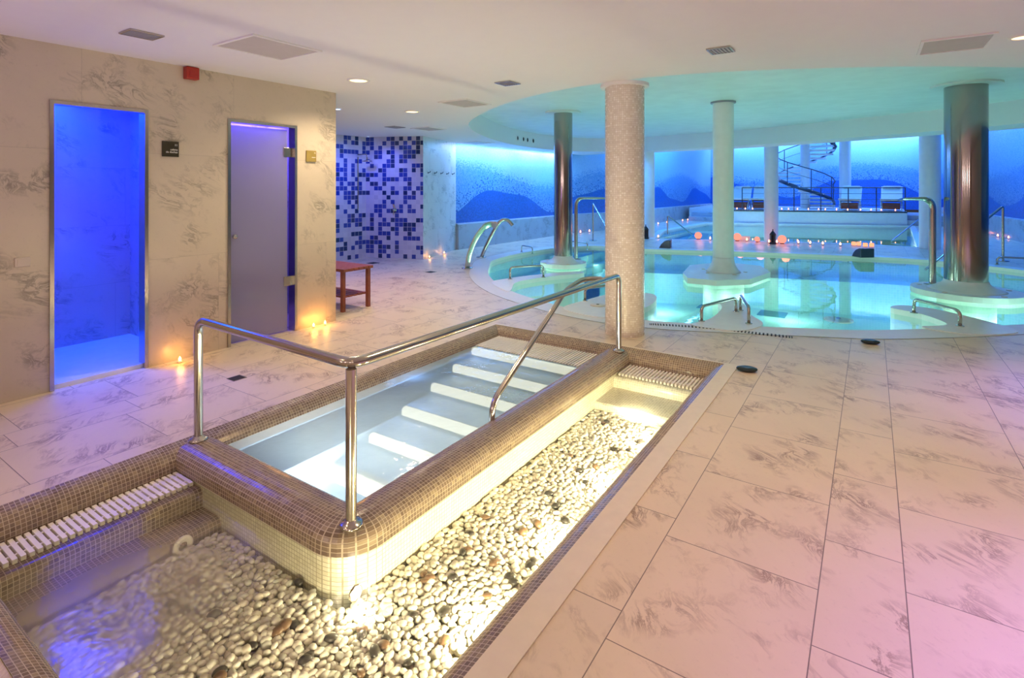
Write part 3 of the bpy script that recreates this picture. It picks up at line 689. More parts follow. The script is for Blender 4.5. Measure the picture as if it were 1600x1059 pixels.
PD = [pebble_mesh(50+k, 'dark_pebble', M['pebble_dark'] if k % 3 else M['pebble_brown']) for k in range(6)]
def peb_tf(i, dark):
    x, y, z, l = spots[i]; s_ = rr.uniform(.0165, .0245)*(1.35 if dark else 1)
    return Matrix.Translation((x, y, z+(.006 if dark else 0))) @ Matrix.Rotation(rr.uniform(0, 2*PI), 4, 'Z') @ Matrix.Rotation(rr.uniform(-.35, .35), 4, 'X') @ Matrix.Diagonal((s_, s_, s_, 1))
proto_w = bpy.data.objects.new('pebble', PW[0]); proto_d = bpy.data.objects.new('dark_pebble', PD[0])
for n_, i in enumerate(sorted(indiv)):
    dk = i in dark_idx; src = proto_d if dk else proto_w
    o = src.copy(); o.data = PD[rr.randrange(6)] if dk else PW[rr.randrange(10)]; C.objects.link(o); o.matrix_world = peb_tf(i, dk)
    if dk: tag(o, 'dark brown or black rounded pebble scattered among the pale pebbles of the footbath', 'pebble', 'dark pebbles in the footbath channel')
    else: tag(o, 'pale rounded pebble on the near bed of the footbath channel', 'pebble', 'pale pebbles on the near bed of the footbath')
bpy.data.objects.remove(proto_w); bpy.data.objects.remove(proto_d)
import numpy as np
def mass(idx):
    vs = []; fs = []; mi = []; base = 0; mats = [M['pebble_white'], M['pebble_cream'], M['pebble_green'], M['pebble_dark']]
    cache = {}
    for me in PW+PD:
        co = np.empty(len(me.vertices)*3); me.vertices.foreach_get('co', co); tri = np.empty(len(me.polygons)*3, dtype=np.int64); me.loops.foreach_get('vertex_index', tri.astype(np.int32)) if False else None
        tri = np.array([list(p.vertices) for p in me.polygons]); cache[me.name] = (co.reshape(-1, 3), tri)
    for i in idx:
        dk = i in dark_idx; k = rr.randrange(6 if dk else 10); me = (PD if dk else PW)[k]; co, tri = cache[me.name]
        T = np.array(peb_tf(i, dk)); vs.append(co @ T[:3, :3].T+T[:3, 3]); fs.append(tri+base); base += len(co)
        mi.append(np.full(len(tri), 3 if dk else [0, 0, 1, 0, 2][k % 5]))
    V = np.concatenate(vs); Fc = np.concatenate(fs); MI = np.concatenate(mi)
    me = bpy.data.meshes.new('pebble_mass'); me.vertices.add(len(V)); me.vertices.foreach_set('co', V.ravel())
    me.loops.add(Fc.size); me.loops.foreach_set('vertex_index', Fc.ravel().astype(np.int32)); me.polygons.add(len(Fc))
    me.polygons.foreach_set('loop_start', np.arange(0, Fc.size, 3, dtype=np.int32)); me.polygons.foreach_set('loop_total', np.full(len(Fc), 3, dtype=np.int32))
    me.polygons.foreach_set('material_index', MI.astype(np.int32)); me.polygons.foreach_set('use_smooth', np.ones(len(Fc), dtype=bool))
    for mm in mats: me.materials.append(mm)
    me.update(); me.validate(); o = bpy.data.objects.new('pebble_mass', me); C.objects.link(o); return o
tag(mass([i for i in range(len(spots)) if i not in indiv]), 'mass of small pale pebbles covering the bed of the lit footbath channel to its far end', 'pebbles', kind='stuff')

# ------------------------------------------------------------------ steel railing round the whirlpool
RT = .735; RR = .025
rail = empty('steel_handrail', (-1.99, 1.66, 0)); tag(rail, 'polished steel tube railing standing on the brown mosaic curb round the whirlpool', 'railing')
O = Vector((-1.99, 1.66, 0))
def rb(name, pts, rad, r=RR, seg=16, parent=rail, n=7): return MB().tube([p-O for p in path(pts, rad, n)], r, seg).build(name, M['steel'], parent, smooth=True, auto=60)
rb('top_rail', [(-3.44, 1.70, .01), (-3.44, 1.70, RT), (-1.99, 1.66, RT), (-1.99, 4.82, RT-.02), (-1.99, 4.82, .0)], .09)
rb('corner_post', [(-1.99, 1.66, .0), (-1.99, 1.66, RT-.02)], .05)
rb('stair_rail', [(-2.13, 2.96, -.16), (-2.13, 2.96, .09), (-2.12, 4.02, .70), (-2.10, 4.30, .745), (-2.0, 4.44, RT)], .10, .021)
for (x, y) in ((-3.44, 1.70), (-1.99, 1.66), (-1.99, 4.82)):
    MB().lathe([(.052, 0), (.054, .008), (.046, .016), (.030, .020), (.027, .03)], seg=28).build('base_flange', M['steel'], rail, Vector((x, y, -.003))-O, True)

# ================================================================== MAIN POOL
rimo = [tuple(p[:2]) for p in RIM]; wato = [tuple(p[:2]) for p in WAT]
rm = MB().flat([rimo, wato], .004); rm.strip(list(reversed(wato)), -.14, .004, True)
S(rm.build('pool_rim', M['rim']))
bs = MB().strip(list(reversed(wato)), -1.2, -.13, True); bs.flat([wato], -1.2); S(bs.build('pool_basin', M['pooltile']))
seat_in = [tuple(p[:2]) for p in offset_loop(WAT, .55)]
sb = MB().flat([wato, seat_in], -.5); sb.strip(list(reversed(seat_in)), -1.2, -.5, True); S(sb.build('pool_bench', M['pooltile']))
tag(MB().flat([wato], -.055).build('pool_water', M['mainwater']), 'turquoise glowing water of the large curved pool', 'water', kind='stuff')
# curved overflow grating set along the front rim
gr = MB(); n = 0
front = [p for p in spline([at(1015, 507), at(1060, 509.5), at(1120, 514), at(1180, 521), at(1240, 527.5)], 11, False)]
for i in range(len(front)-1):
    a = front[i]; t = (front[i+1]-a).normalized(); nn = Vector((-t.y, t.x, 0)); L = (front[i+1]-a).length
    for s_ in (0.0,):
        q = a+t*L*s_; gr.add([q-nn*.035+Vector((0, 0, .009)), q+t*L*.42-nn*.035+Vector((0, 0, .009)), q+t*L*.42+nn*.035+Vector((0, 0, .009)), q+nn*.035+Vector((0, 0, .009)),
                q-nn*.035+Vector((0, 0, .001)), q+t*L*.42-nn*.035+Vector((0, 0, .001)), q+t*L*.42+nn*.035+Vector((0, 0, .001)), q+nn*.035+Vector((0, 0, .001))],
               [(0, 1, 2, 3), (0, 4, 5, 1), (1, 5, 6, 2), (2, 6, 7, 3), (3, 7, 4, 0)])
    for (o1, o2) in ((-.055, -.05),): pass
g1 = gr.build('rim_grating', M['dark']); tag(g1, 'curved dark slotted overflow grating set in the near rim of the main pool', 'grating')
# piers between the seating bays
def pier(name, base, label):
    lp = ccw(spline(base, 5)); p_ = MB().prism([tuple(q[:2]) for q in lp], -1.19, .012); o = p_.build(name, M['white']); return tag(o, label, 'pier', 'white piers between the seating bays')
def P2(*a): return [at(*p) for p in a]
pier('pool_pier', P2((768, 442), (792, 436), (830, 431), (868, 427), (905, 425), (910, 428), (868, 432), (830, 437), (805, 443), (795, 456)), 'white curved pier between seating bays nearest the round left steel column')
pier('pool_pier', P2((880, 482), (915, 470), (965, 458), (1012, 459), (1026, 466), (1012, 480), (960, 496), (920, 494)), 'white curved pier between seating bays just behind the mosaic column')
pier('pool_pier', P2((1080, 508), (1110, 499), (1128, 482), (1122, 471), (1148, 468), (1163, 477), (1172, 492), (1192, 507), (1160, 518), (1110, 514)), 'white tapering pier between seating bays carrying two small grab bars')
pier('pool_pier', P2((1440, 512), (1480, 508), (1440, 492), (1392, 482), (1410, 478), (1460, 484), (1530, 500), (1590, 518), (1560, 524), (1500, 522)), 'white pointed pier between seating bays below the right steel column')
for (p, lb_) in (((1112, 479), 'left dark square suction grille on the pool bottom before the angular island'), ((1207, 490), 'right dark square suction grille on the pool bottom, right of the grab bars')):
    q = at(*p, -1.19); g_ = MB(); g_.box(-.27, .27, -.27, .27, 0, .012)
    for k in range(9): g_.box(-.25, .25, -.25+k*.056, -.225+k*.056, .012, .02)
    tag(g_.build('pool_grille', M['grille'], None, (q.x, q.y, -1.198)), lb_, 'grille')
q = at(1310, 500, -.49); e = empty('water_jet', (q.x, q.y, -.498)); MB().lathe([(.20, 0), (.20, .02), (.10, .035)], seg=28).build('collar', M['stone'], e, smooth=True); MB().lathe([(.035, .033), (.03, .045)], seg=16).build('nozzle', M['dark'], e)
tag(e, 'round underwater jet in the front middle seating bay', 'water jet')
q = at(934, 477, .012); e = empty('skimmer_lid', (q.x, q.y, .013)); MB().lathe([(.10, 0), (.095, .008), (.05, .012)], seg=28).build('lid', M['stone'], e, smooth=True); MB().lathe([(.022, .011), (.018, .015)], seg=14).build('cap', M['dark'], e)
tag(e, 'small round lid with a dark centre on the pier left of the mosaic column', 'lid')
# grab bars
def bar(a, b_, h=.17, r=.016, label='', z0=.01, lean=0):
    a, b_ = Vector(a), Vector(b_); a.z = b_.z = z0; e = empty('grab_bar', a)
    up = Vector((0, 0, h)); MB().tube([p-a for p in path([a, a+up, b_+up, b_], .07, 6)], r, 10).build('bar', M['steel'], e, smooth=True)
    for p in (a, b_): MB().lathe([(r*2.1, 0), (r*2.1, .006), (r*1.3, .012)], seg=16).build('flange', M['steel'], e, p-a, True)
    return tag(e, label, 'grab bar', 'grab bars on the pool edge')
bar(at(797, 437), at(849, 434), .20, .018, 'steel grab bar on the pier left of the left steel column')
bar(at(815, 394), at(832, 397), .15, .014, 'short steel grab bar on the far left rim of the pool')
bar(at(914, 471), at(968, 463), .17, .018, 'steel grab bar partly hidden behind the mosaic column')
bar(at(1096, 503), at(1150, 488), .17, .018, 'left one of the two steel grab bars on the tapering front pier')
bar(at(1157, 486), at(1170, 507), .19, .018, 'right one of the two steel grab bars on the tapering front pier')
bar(at(1428, 490), at(1500, 511), .17, .019, 'steel grab bar on the pointed pier at the front right of the pool')
bar(at(1558, 414), at(1618, 417), .15, .018, 'steel grab bar on the far right bay of the pool', )
bar(at(893, 388), at(918, 391), .17, .014, 'thin steel grab bar behind the left steel column')
# columns
def column(name, px, py, r, ztop, mat, label, base=None, z0=0.0, collar=None, seg=48, d=None):
    c = at(px, py, z0) if d is None else d
    e = empty(name, (c.x, c.y, z0)); L = ztop-z0
    pr = [(r, 0), (r, L*.25), (r, L*.5), (r, L*.75), (r, L)]
    MB().lathe(pr, seg=seg, uv=True).build('shaft', mat, e, smooth=True, auto=60)
    if collar:
        cr, ch, cm = collar; MB().lathe([(r*.9, L-ch), (cr, L-ch), (cr, L-.002), (r*.9, L-.002)], seg=seg).build('collar', cm, e, smooth=True, auto=50)
    tag(e, label, 'column'); return e
cm_ = column('mosaic_column', 976, 519.5, .205, CEIL, M['colmos'], 'thick round column clad in small beige mosaic tiles standing beside the whirlpool', collar=(.255, .035, M['plaster']))
colR = at(1509, 452, .05); colL = at(880, 409, .05); colM = at(1130, 425, .05)
eR = column('steel_column', 0, 0, .255, DOME, M['colsteel'], 'wide polished steel column at the right of the pool on a flared white island', z0=.17, collar=(.42, .03, M['domeplaster']), d=colR)
eL = column('steel_column', 0, 0, .185, DOME, M['colsteel'], 'slim polished steel column at the left of the pool on a flared white island', z0=.16, collar=(.36, .03, M['domeplaster']), d=colL)
column('white_column', 0, 0, .175, DOME, M['white'], 'white round column rising from the angular white island in the pool', z0=.10, collar=(.21, .03, M['ventgrey']), d=colM)
def island(name, c, outline, prof, ztop, label, mat=M['white'], z_lo=.0):
    e = empty(name, (c.x, c.y, 0)); lp = ccw(outline)
    o = MB().prism([(p[0]-c.x, p[1]-c.y) for p in lp], z_lo-.03, ztop); bevel(o.build('slab', mat, e, smooth=True, auto=40), .025, 3)
    MB().lathe(prof, seg=40).build('flare', mat, e, smooth=True)
    MB().lathe([(.34, -1.19), (.34, -.03)], seg=32).build('pedestal', M['pooltile'], e, smooth=True)
    for k in range(5):
        a = k*2*PI/5+.4; R_ = prof[0][0]+.07
        MB().lathe([(.035, 0), (.035, .006), (.02, .009)], seg=14).build('jet_nozzle', M['stone'], e, (R_*math.cos(a), R_*math.sin(a), ztop+.0), True)
    return tag(e, label, 'island')
def flare(r, z0, z1, w_=.16): return [(r+w_*(1-t)**2.2, z0+(z1-z0)*t) for t in [k/8 for k in range(9)]]
def circ(c, r, n=40, sx=1, rot=0): return [(c.x+r*math.cos(2*PI*k/n), c.y+r*math.sin(2*PI*k/n)) for k in range(n)]
island('pool_island', colR, circ(colR, .66), flare(.26, .045, .19, .22), .05, 'white round flared island around the wide right steel column')
island('pool_island', colL, circ(colL, .46), flare(.19, .045, .18, .16), .05, 'white round flared island around the slim left steel column')
hexa = [at(*p, .06) for p in [(1067, 426), (1078, 414), (1130, 409), (1188, 415), (1204, 425), (1172, 436), (1120, 438), (1074, 434)]]
island('pool_island', colM, [(p.x, p.y) for p in hexa], flare(.178, .055, .32, .12), .06, 'white angular slab island around the white column in the pool')
# round columns beyond
column('white_column', 1205, 376, .19, HIGH, M['white'], 'white round column at the far pool edge with a dark lantern at its foot')
column('white_column', 1012, 370, .21, CEIL, M['white'], 'white round column at the far pool edge half hidden behind the mosaic column')
column('white_column', 1453, 388, .225, HIGH, M['white'], 'white round column just left of the wide right steel column')
column('white_column', 1320, 327, .24, HIGH, M['white'], 'thin white column standing on the sunbed deck right of the spiral stair', z0=.55, d=at(1320.5, 325.5, .55))
# underwater lamps
for k in range(4):
    a = -2.2+k*.9
    uw(colR.x+.52*math.cos(a), colR.y+.52*math.sin(a), -.35, 9, (.85, 1, .72)); uw(colL.x+.42*math.cos(a), colL.y+.42*math.sin(a), -.3, 6, (.85, 1, .75)); uw(colM.x+.6*math.cos(a), colM.y+.5*math.sin(a), -.3, 8, (.85, 1, .80))
for (x, y, z, e) in ((-5.7, 8.7, -.34, 16), (-5.9, 10.2, -.34, 10), (-3.9, 7.5, -.36, 14), (-4.9, 8.0, -.3, 6), (-2.3, 7.4, -.36, 8), (-.2, 8.2, -.6, 20), (1.7, 9.3, -.36, 18), (2.6, 10.6, -.36, 16), (-3.8, 11.6, -.8, 40), (-1.4, 12.4, -.8, 40), (1.0, 12.6, -.8, 36), (-5.6, 12.2, -.36, 10), (-3.8, 9.4, -.8, 20), (.3, 7.6, -.3, 3)):
    uw(x, y, z, e*1.0, POOLC, .12)
for (x, y, e) in ((-4, 18.5, 60), (-1.2, 19.2, 60), (-3.5, 23, 70), (0, 23.5, 70)): uw(x, y, -.5, e, (.7, .95, .82), .2)

# water spouts
def stube(name, pts, r, rad, label, cat='water spout', seg=14, foot=True, flat=None, smoothp=False):
    p = [Vector(q) for q in pts]; o_ = p[0].copy(); e = empty(name, o_)
    pp = spline(p, 6, False) if smoothp else path(p, rad, 8)
    rr_ = r if not isinstance(r, list) else [r[min(len(r)-1, int(i/(len(pp)-1)*(len(r)-1)+.5))] for i in range(len(pp))]
    MB().tube([q-o_ for q in pp], rr_, seg, flat=flat).build('spout' if cat == 'water spout' else 'rail', M['steel'], e, smooth=True, auto=60)
    if foot: MB().lathe([(.11, 0), (.11, .012), (.06, .02)], seg=24).build('foot_plate', M['steel'], e, (0, 0, 0), True)
    return tag(e, label, cat)
d1 = depth(at(728, 419)); A = lambda x, y, d=d1: atd(x, y, d)
stube('swan_neck_spout', [A(730, 419), A(734, 396), A(744, 372), A(756, 356), A(767, 350.5), A(776, 353)], [(.06, .018), (.06, .018), (.065, .014), (.08, .012), (.10, .01)], .05, 'broad flat curved steel swan neck spout at the left rim of the pool', flat=(FV+RV*1.2).normalized(), smoothp=True)
d2 = depth(at(752, 402)); A = lambda x, y, d=d2: atd(x, y, d)
stube('swan_neck_spout', [A(752, 402), A(764, 375), A(776, 353), A(784, 344.5), A(793, 344), A(801, 352)], .042, .05, 'leaning steel tube spout with hooked tip behind the flat swan neck', smoothp=True)
d3 = depth(at(900, 405)); A = lambda x, y, d=d3: atd(x, y, d)
stube('tall_spout', [A(900, 405), A(900, 309.5), A(945, 309.5)], [(.040, .040)]*5+[(.036, .042), (.024, .06), (.014, .07)], .17, 'tall hooked steel water spout beside the slim left steel column')
d4 = depth(at(1457, 444, .05)); A = lambda x, y, d=d4: atd(x, y, d)
stube('tall_spout', [A(1457, 444), A(1457, 310), A(1408, 311)], [(.046, .046)]*5+[(.04, .05), (.026, .07), (.014, .08)], .17, 'tall hooked steel water spout left of the wide right steel column')
# stair handrails at the pools
def hrail(top, base, end, label, r=.02, end2=None):
    pts = [base, top, end]; return stube('pool_handrail', pts, r, .06, label, 'handrail', 10, foot=True)
b1 = at(926.5, 376); hrail(Vector((b1.x, b1.y, 1.08)), b1, Vector((-5.0, 12.3, -.1)), 'slim steel handrail going down into the pool at the far left corner', .022)
b2 = at(1567, 408); hrail(Vector((b2.x, b2.y, 1.15)), b2, Vector((.9, 13.55, -.1)), 'slim steel handrail going down into the pool behind the right steel column', .024)
b3 = at(1043, 366); hrail(Vector((b3.x, b3.y, .62)), b3, at(1081, 366, -.02), 'low steel handrail at the steps of the back pool left side', .022)
b4 = at(1437, 362); hrail(Vector((b4.x, b4.y, .45)), b4, at(1393, 376.5, -.02), 'low steel handrail at the right corner of the back pool', .022)
# dark fins (cascade spouts)
def fin(pl, pr_, label, flip=1):
    a, b_ = at(*pl), at(*pr_); e = empty('cascade_spout', a); t = (b_-a); t.z = 0; L = t.length*1.15; t.normalize(); nn = Vector((-t.y, t.x, 0))
    mb = MB(); pf = [(0, 0), (.05, .09), (.12, .16), (.22, .20), (.28, .20), (.28, 0)]
    n = len(pf)
    vs = []
    for s_ in (-.16, .16):
        for (x, z) in pf: vs.append(t*(x*flip + (0 if flip > 0 else L))*1.0 + nn*s_ + Vector((0, 0, z)))
    fs = [tuple(range(n)), tuple(reversed(range(n, 2*n)))]+[(i, i+n, (i+1) % n+n, (i+1) % n) for i in range(n)]
    mb.add(vs, fs); bevel(mb.build('cascade_spout_body', M['darkmetal'], e), .01)
    return tag(e, label, 'water spout')
fin((1341, 400), (1364, 404), 'dark wedge shaped cascade spout on the far pool edge below the candles')
fin((1031, 386), (1055, 387), 'dark wedge shaped cascade spout on the far pool edge right of the mosaic column')

# ================================================================== BACK POOL, DECK
p2 = ccw([Vector((a, b_, 0)) for a, b_ in POOL2]); p2l = [tuple(p[:2]) for p in p2]; p2i = [tuple(p[:2]) for p in offset_loop(p2, .22)]
rm = MB().flat([p2l, p2i], .004); rm.strip(list(reversed(p2i)), -.14, .004, True); S(rm.build('pool_rim_back', M['white']))
bs = MB().strip(list(reversed(p2i)), -.95, -.13, True); bs.flat([p2i], -.95); S(bs.build('pool_basin_back', M['pooltile']))
st = MB()
for k in range(4): st.box(-6.2, -5.75+.35*k, 17.2, 21.5, -.95, -.12-.17*k)
S(st.build('pool_steps_back', M['pooltile']))
tag(MB().flat([p2i], -.05).build('back_pool_water', M['mainwater']), 'pale green lit water of the second pool below the sunbed deck', 'water', kind='stuff')
# main pool corner steps (far left)
st = MB()
for k in range(4): st.box(-6.6, -5.9+.32*k, 11.6, 13.2, -1.19, -.16-.2*k)
S(st.build('pool_steps_main', M['pooltile']))
DK = [(-5.3, 24.85), (-4.87, 24.95), (-3.1, 25.5), (1.2, 26.95), (1.2, 31.0), (-7.4, 31.0), (-7.3, 26.4), (-5.3, 26.4)]
dk = MB().flat([DK], .55); dk.strip(DK[:4]+[DK[4]], 0.0, .55); dk.strip([DK[6], DK[7], DK[0]], 0, .55); S(dk.build('floor_deck', M['white']))
ed = MB()
for i in range(3):
    a, b_ = Vector((*DK[i], 0)), Vector((*DK[i+1], 0)); t = (b_-a).normalized(); nn = Vector((t.y, -t.x, 0))*.03
    ed.add([a+Vector((0, 0, .50)), b_+Vector((0, 0, .50)), b_+nn+Vector((0, 0, .50)), a+nn+Vector((0, 0, .50)), a+Vector((0, 0, .556)), b_+Vector((0, 0, .556)), b_+nn+Vector((0, 0, .556)), a+nn+Vector((0, 0, .556))],
           [(4, 7, 6, 5), (0, 1, 2, 3), (3, 2, 6, 7), (0, 3, 7, 4), (1, 5, 6, 2)])
S(ed.build('trim_6', M['darkmetal']))
sp = MB()
for k in range(2):
    sp.box(-7.0+.0, -5.3, 25.2+.5*k, 26.4, 0.0, .19*(k+1)); sp.box(1.2, 2.6, 27.0+.5*k, 31, 0, .19*(k+1))
S(sp.build('steps_deck', M['wainscot']))
# deck railing
dr = empty('deck_railing', (-4.87, 24.99, .55)); tag(dr, 'thin dark metal railing with horizontal wires along the front of the sunbed deck', 'railing')
a, b_ = Vector((-4.7, 25.25, .55)), Vector((1.15, 27.2, .55)); Ld = (b_-a).length; t = (b_-a)/Ld; OD = dr.location
MB().tube([a-OD+Vector((0, 0, .97)), b_-OD+Vector((0, 0, .97))], .022, 8).build('handrail', M['darkmetal'], dr)
for z in (.25, .48, .72): MB().tube([a-OD+Vector((0, 0, z)), b_-OD+Vector((0, 0, z))], .008, 6).build('wire', M['darkmetal'], dr)
for k in range(7):
    p = a+t*Ld*k/6-OD; MB().tube([p, p+Vector((0, 0, .97))], .02, 8).build('post', M['darkmetal'], dr)
# spiral stair
sc_ = at(1258, 325.0, .55); stair = empty('spiral_stair', sc_); tag(stair, 'blue lit spiral staircase winding round a thick pole on the deck', 'staircase')
MB().lathe([(.20, 0), (.20, HIGH-.56)], seg=28).build('centre_pole', M['white'], stair, smooth=True, auto=50)
NS = 21; R1 = 1.22; rise = .172; tr = MB(); hand = []; hand2 = []; stringer = []
def pol(phi, r, z): return RV*r*math.cos(phi)-FV*r*math.sin(phi)+Vector((0, 0, z))
P0 = math.radians(8); DP = math.radians(24)
for k in range(NS):
    p0, p1 = P0+k*DP, P0+(k+1.15)*DP; z = (k+1)*rise
    v_ = [pol(p0, .18, z), pol(p0, R1, z), pol(p1, R1, z), pol(p1, .18, z)]; v2 = [q-Vector((0, 0, .085)) for q in v_]
    mb = MB().add(v_+v2, [(0, 1, 2, 3), (7, 6, 5, 4), (0, 4, 5, 1), (1, 5, 6, 2), (2, 6, 7, 3), (3, 7, 4, 0)]); mb.build('tread', M['white'], stair)
    hand.append(pol(p0, R1, z+.92)); stringer.append(pol(p0, R1, z-.08)); hand2.append(pol(p0, R1, z+.5))
    if k % 2 == 0: MB().tube([pol(p0+.05, R1, z-.1), pol(p0+.05, R1, z+.93)], .018, 8).build('baluster', M['darkmetal'], stair)
MB().tube(hand, .024, 8).build('handrail', M['darkmetal'], stair, smooth=True); MB().tube(stringer, (.09, .02), 8, flat=(0, 0, 1)).build('stringer', M['darkmetal'], stair, smooth=True)
MB().tube(hand2, .01, 6).build('mid_rail', M['darkmetal'], stair, smooth=True)
# sunbeds
def sunbed():
    e = empty('sunbed', (0, 0, 0)); W = .385
    cur = [(-.95, .44), (-.55, .40), (-.15, .36), (.2, .42), (.55, .68), (.85, .95)]
    c_ = spline([(0, y, z) for y, z in cur], 5, False); mb = MB(); vs = []
    for p in c_:
        for x, dz in ((-W, 0), (W, 0), (W, .07), (-W, .07)): vs.append((x, p.y, p.z+dz))
    n = len(c_); fs = [(0, 1, 2, 3), tuple(4*(n-1)+k for k in (3, 2, 1, 0))]
    for i in range(n-1):
        for k in range(4): fs.append((4*i+k, 4*i+4+k, 4*i+4+(k+1) % 4, 4*i+(k+1) % 4))
    mb.add(vs, fs); bevel(mb.build('mattress', M['cushion'], e), .015)
    MB().tube([(-W*.8, .78, .97), (W*.8, .78, .97)], .075, 12).build('head_roll', M['cushion'], e, smooth=True)
    for s_ in (-1, 1):
        MB().tube(spline([(s_*(W-.03), -.9, .0), (s_*(W-.03), -.55, .30), (s_*(W-.03), .1, .33), (s_*(W-.03), .5, .02)], 6, False), .022, 8).build('leg_frame', M['cushion'], e, smooth=True)
    mb = MB().box(-W+.08, W-.08, -.75, .35, .06, .31); mb.build('base_box', M['wood'], e)
    return e
sbp = sunbed(); first = True
for (px, lab, rz) in ((1162, 'white sunbed at the left end of the deck beside the white column', .12), (1190, 'white sunbed half hidden behind the far white column', .12), (1329, 'white sunbed half hidden behind the thin deck column', 0.0), (1393, 'white sunbed alone at the right end of the deck', 0.0)):
    o = sbp if first else copy_tree(sbp); first = False
    ea, eb = Vector((-4.87, 24.95, 0)), Vector((1.2, 26.95, 0)); en = Vector((-(eb-ea).y, (eb-ea).x, 0)).normalized(); ea = ea+en*1.45
    dr_ = RV*((px-800)/FPX)+FV; q = dr_*(ea.dot(en)/dr_.dot(en))
    if px == 1162: q = q-RV*.12
    o.location = (q.x, q.y, .552); o.rotation_euler = (0, 0, rz-.04); tag(o, lab, 'sunbed', 'sunbeds on the deck')

# ================================================================== CANDLES, LANTERNS
def tealight(mat, sc=1.0):
    e = empty('tea_light'); cup = MB().lathe([(.030*sc, 0), (.034*sc, .028*sc), (.026*sc, .030*sc)], seg=12).build('cup', M['wax'], e, smooth=True)
    MB().lathe([(.004*sc, .026*sc), (.020*sc, .045*sc), (.022*sc, .060*sc), (.012*sc, .08*sc), (.002*sc, .10*sc)], seg=10).build('flame', mat, cup, smooth=True); return e
TL = tealight(M['flame'], 1.0); used = [False]
def place(px, py, z, label, group):
    o = TL if not used[0] else copy_tree(TL); used[0] = True; q = at(px, py, z); o.location = (q.x, q.y, z+.001); tag(o, label, 'candle', group); return o
for px in (1151.5, 1164.5, 1176, 1221.4, 1232, 1246, 1263, 1279, 1289.6, 1307, 1324.5, 1344.5, 1361, 1377, 1399):
    q0 = at(px, 331, .556); k = (px-1150)/250; py = 329.6+1.5*k
    # drop each candle onto the line just behind the deck edge
    d_ = None
    a = Vector((-4.87, 25.03, 0)); b_ = Vector((1.2, 27.03, 0)); dr_ = RV*((px-800)/FPX)+FV; nrm = Vector(((b_-a).y, -(b_-a).x, 0)); s_ = a.dot(nrm)/dr_.dot(nrm); q = dr_*s_
    o = TL if not used[0] else copy_tree(TL); used[0] = True; o.location = (q.x, q.y, .557); tag(o, 'small glowing tea light in the row along the front edge of the sunbed deck', 'candle', 'tea lights along the deck edge')
for p in ((1028.5, 351), (1042, 349), (1066.6, 346), (1074.6, 345)): place(*p, .006, 'small red glowing tea light on the floor at the left side of the back pool', 'tea lights left of the back pool')
for p in ((1167, 377), (1186, 377.5), (1201.6, 380), (1213.8, 380.5), (1247.5, 381), (1266, 382), (1285.6, 383), (1313, 384.5), (1109.7, 375), (1028.5, 372)): place(*p, .006, 'small orange tea light on the walkway between the two pools', 'tea lights on the walkway')
for p in ((1474, 351), (1478.7, 353), (1544, 366.5), (1559, 370.5), (1576, 373.5), (1599, 378.5)): place(*p, .006, 'small red tea light on the floor along the foot of the right wall', 'tea lights along the right wall')
for p in ((907, 364.5), (921, 363)): place(*p, .006, 'small tea light on the floor at the foot of the left mural wall', 'tea lights along the left mural wall')
AL = tealight(M['amber'], .55); u2 = False
for (p, lab) in (((281, 567), 'amber tea light at the foot of the marble wall between the two doorways'), ((490, 512.5), 'left one of two amber tea lights at the marble wall end'), ((508, 508.5), 'right one of two amber tea lights at the marble wall end'),
                 ((671, 403.5), 'left one of two tea lights at the foot of the pale marble pier'), ((694, 397), 'right one of two tea lights at the foot of the pale marble pier')):
    o = AL if not u2 else copy_tree(AL); u2 = True; q = at(*p); o.location = (max(q.x, XW+.06) if q.x > -6 else q.x, q.y, .005); tag(o, lab, 'candle', 'amber tea lights along the walls')
    light('candle_glow', 'POINT', (o.location.x+.02, o.location.y, .07), .9 if q.x > -6 else .35, (1, .42, .08), .03)
def orb(px, py, r, label):
    q = at(px, py+1.5); e = empty('salt_ball_lamp', (q.x, q.y, .005))
    MB().lathe([(r*.5, 0), (r*.5, .02)], seg=16).build('base', M['dark'], e)
    MB().lathe([(r*math.sin(t)+.001, .02+r*.92-r*math.cos(t)) for t in [PI*(k+.8)/12.8 for k in range(12)]], seg=20).build('glowing_ball', M['orb'], e, smooth=True)
    light('orb_glow', 'POINT', (q.x-FV.x*.2, q.y-FV.y*.2, .25), 1.5, (1, .25, .12), .1); return tag(e, label, 'lamp', 'round salt lamps on the walkway')
orb(1091, 372.5, .10, 'round pink glowing lamp furthest left on the walkway, right of the handrail')
orb(1152, 375, .105, 'round pink glowing lamp just right of the middle white column')
orb(1183, 377, .07, 'small round glowing lamp left of the dark lantern')
orb(1222, 379.5, .11, 'round orange glowing lamp right of the dark lantern')
def cube(px, py, label):
    q = at(px, py); e = empty('glass_candle_holder', (q.x, q.y, .006)); e.rotation_euler = (0, 0, YAW)
    bevel(MB().box(-.04, .04, -.04, .04, .01, .10).build('glowing_glass', M['orb2'], e), .008); MB().box(-.042, .042, -.042, .042, 0, .01).build('base', M['wax'], e); return tag(e, label, 'candle holder', 'square candle holders on the walkway')
M['orb2'] = emis('candle_glass_glow', (1, .30, .15), 1.7)
cube(1334, 384, 'left square glowing glass candle holder on the walkway'); cube(1342, 384.2, 'second square glowing glass candle holder from the left on the walkway')
cube(1352, 386, 'square glowing glass candle holder left of the two above the dark spout'); cube(1362, 386.2, 'rightmost square glowing glass candle holder above the dark spout')
q = at(1164, 376); wb = MB().box(-.14, .14, -.05, .05, 0, .13).build('towel_roll_box', M['cushion'], None, (q.x, q.y, .006)); wb.rotation_euler = (0, 0, YAW); bevel(wb, .02); tag(wb, 'small white block beside the round lamp on the walkway', 'block')
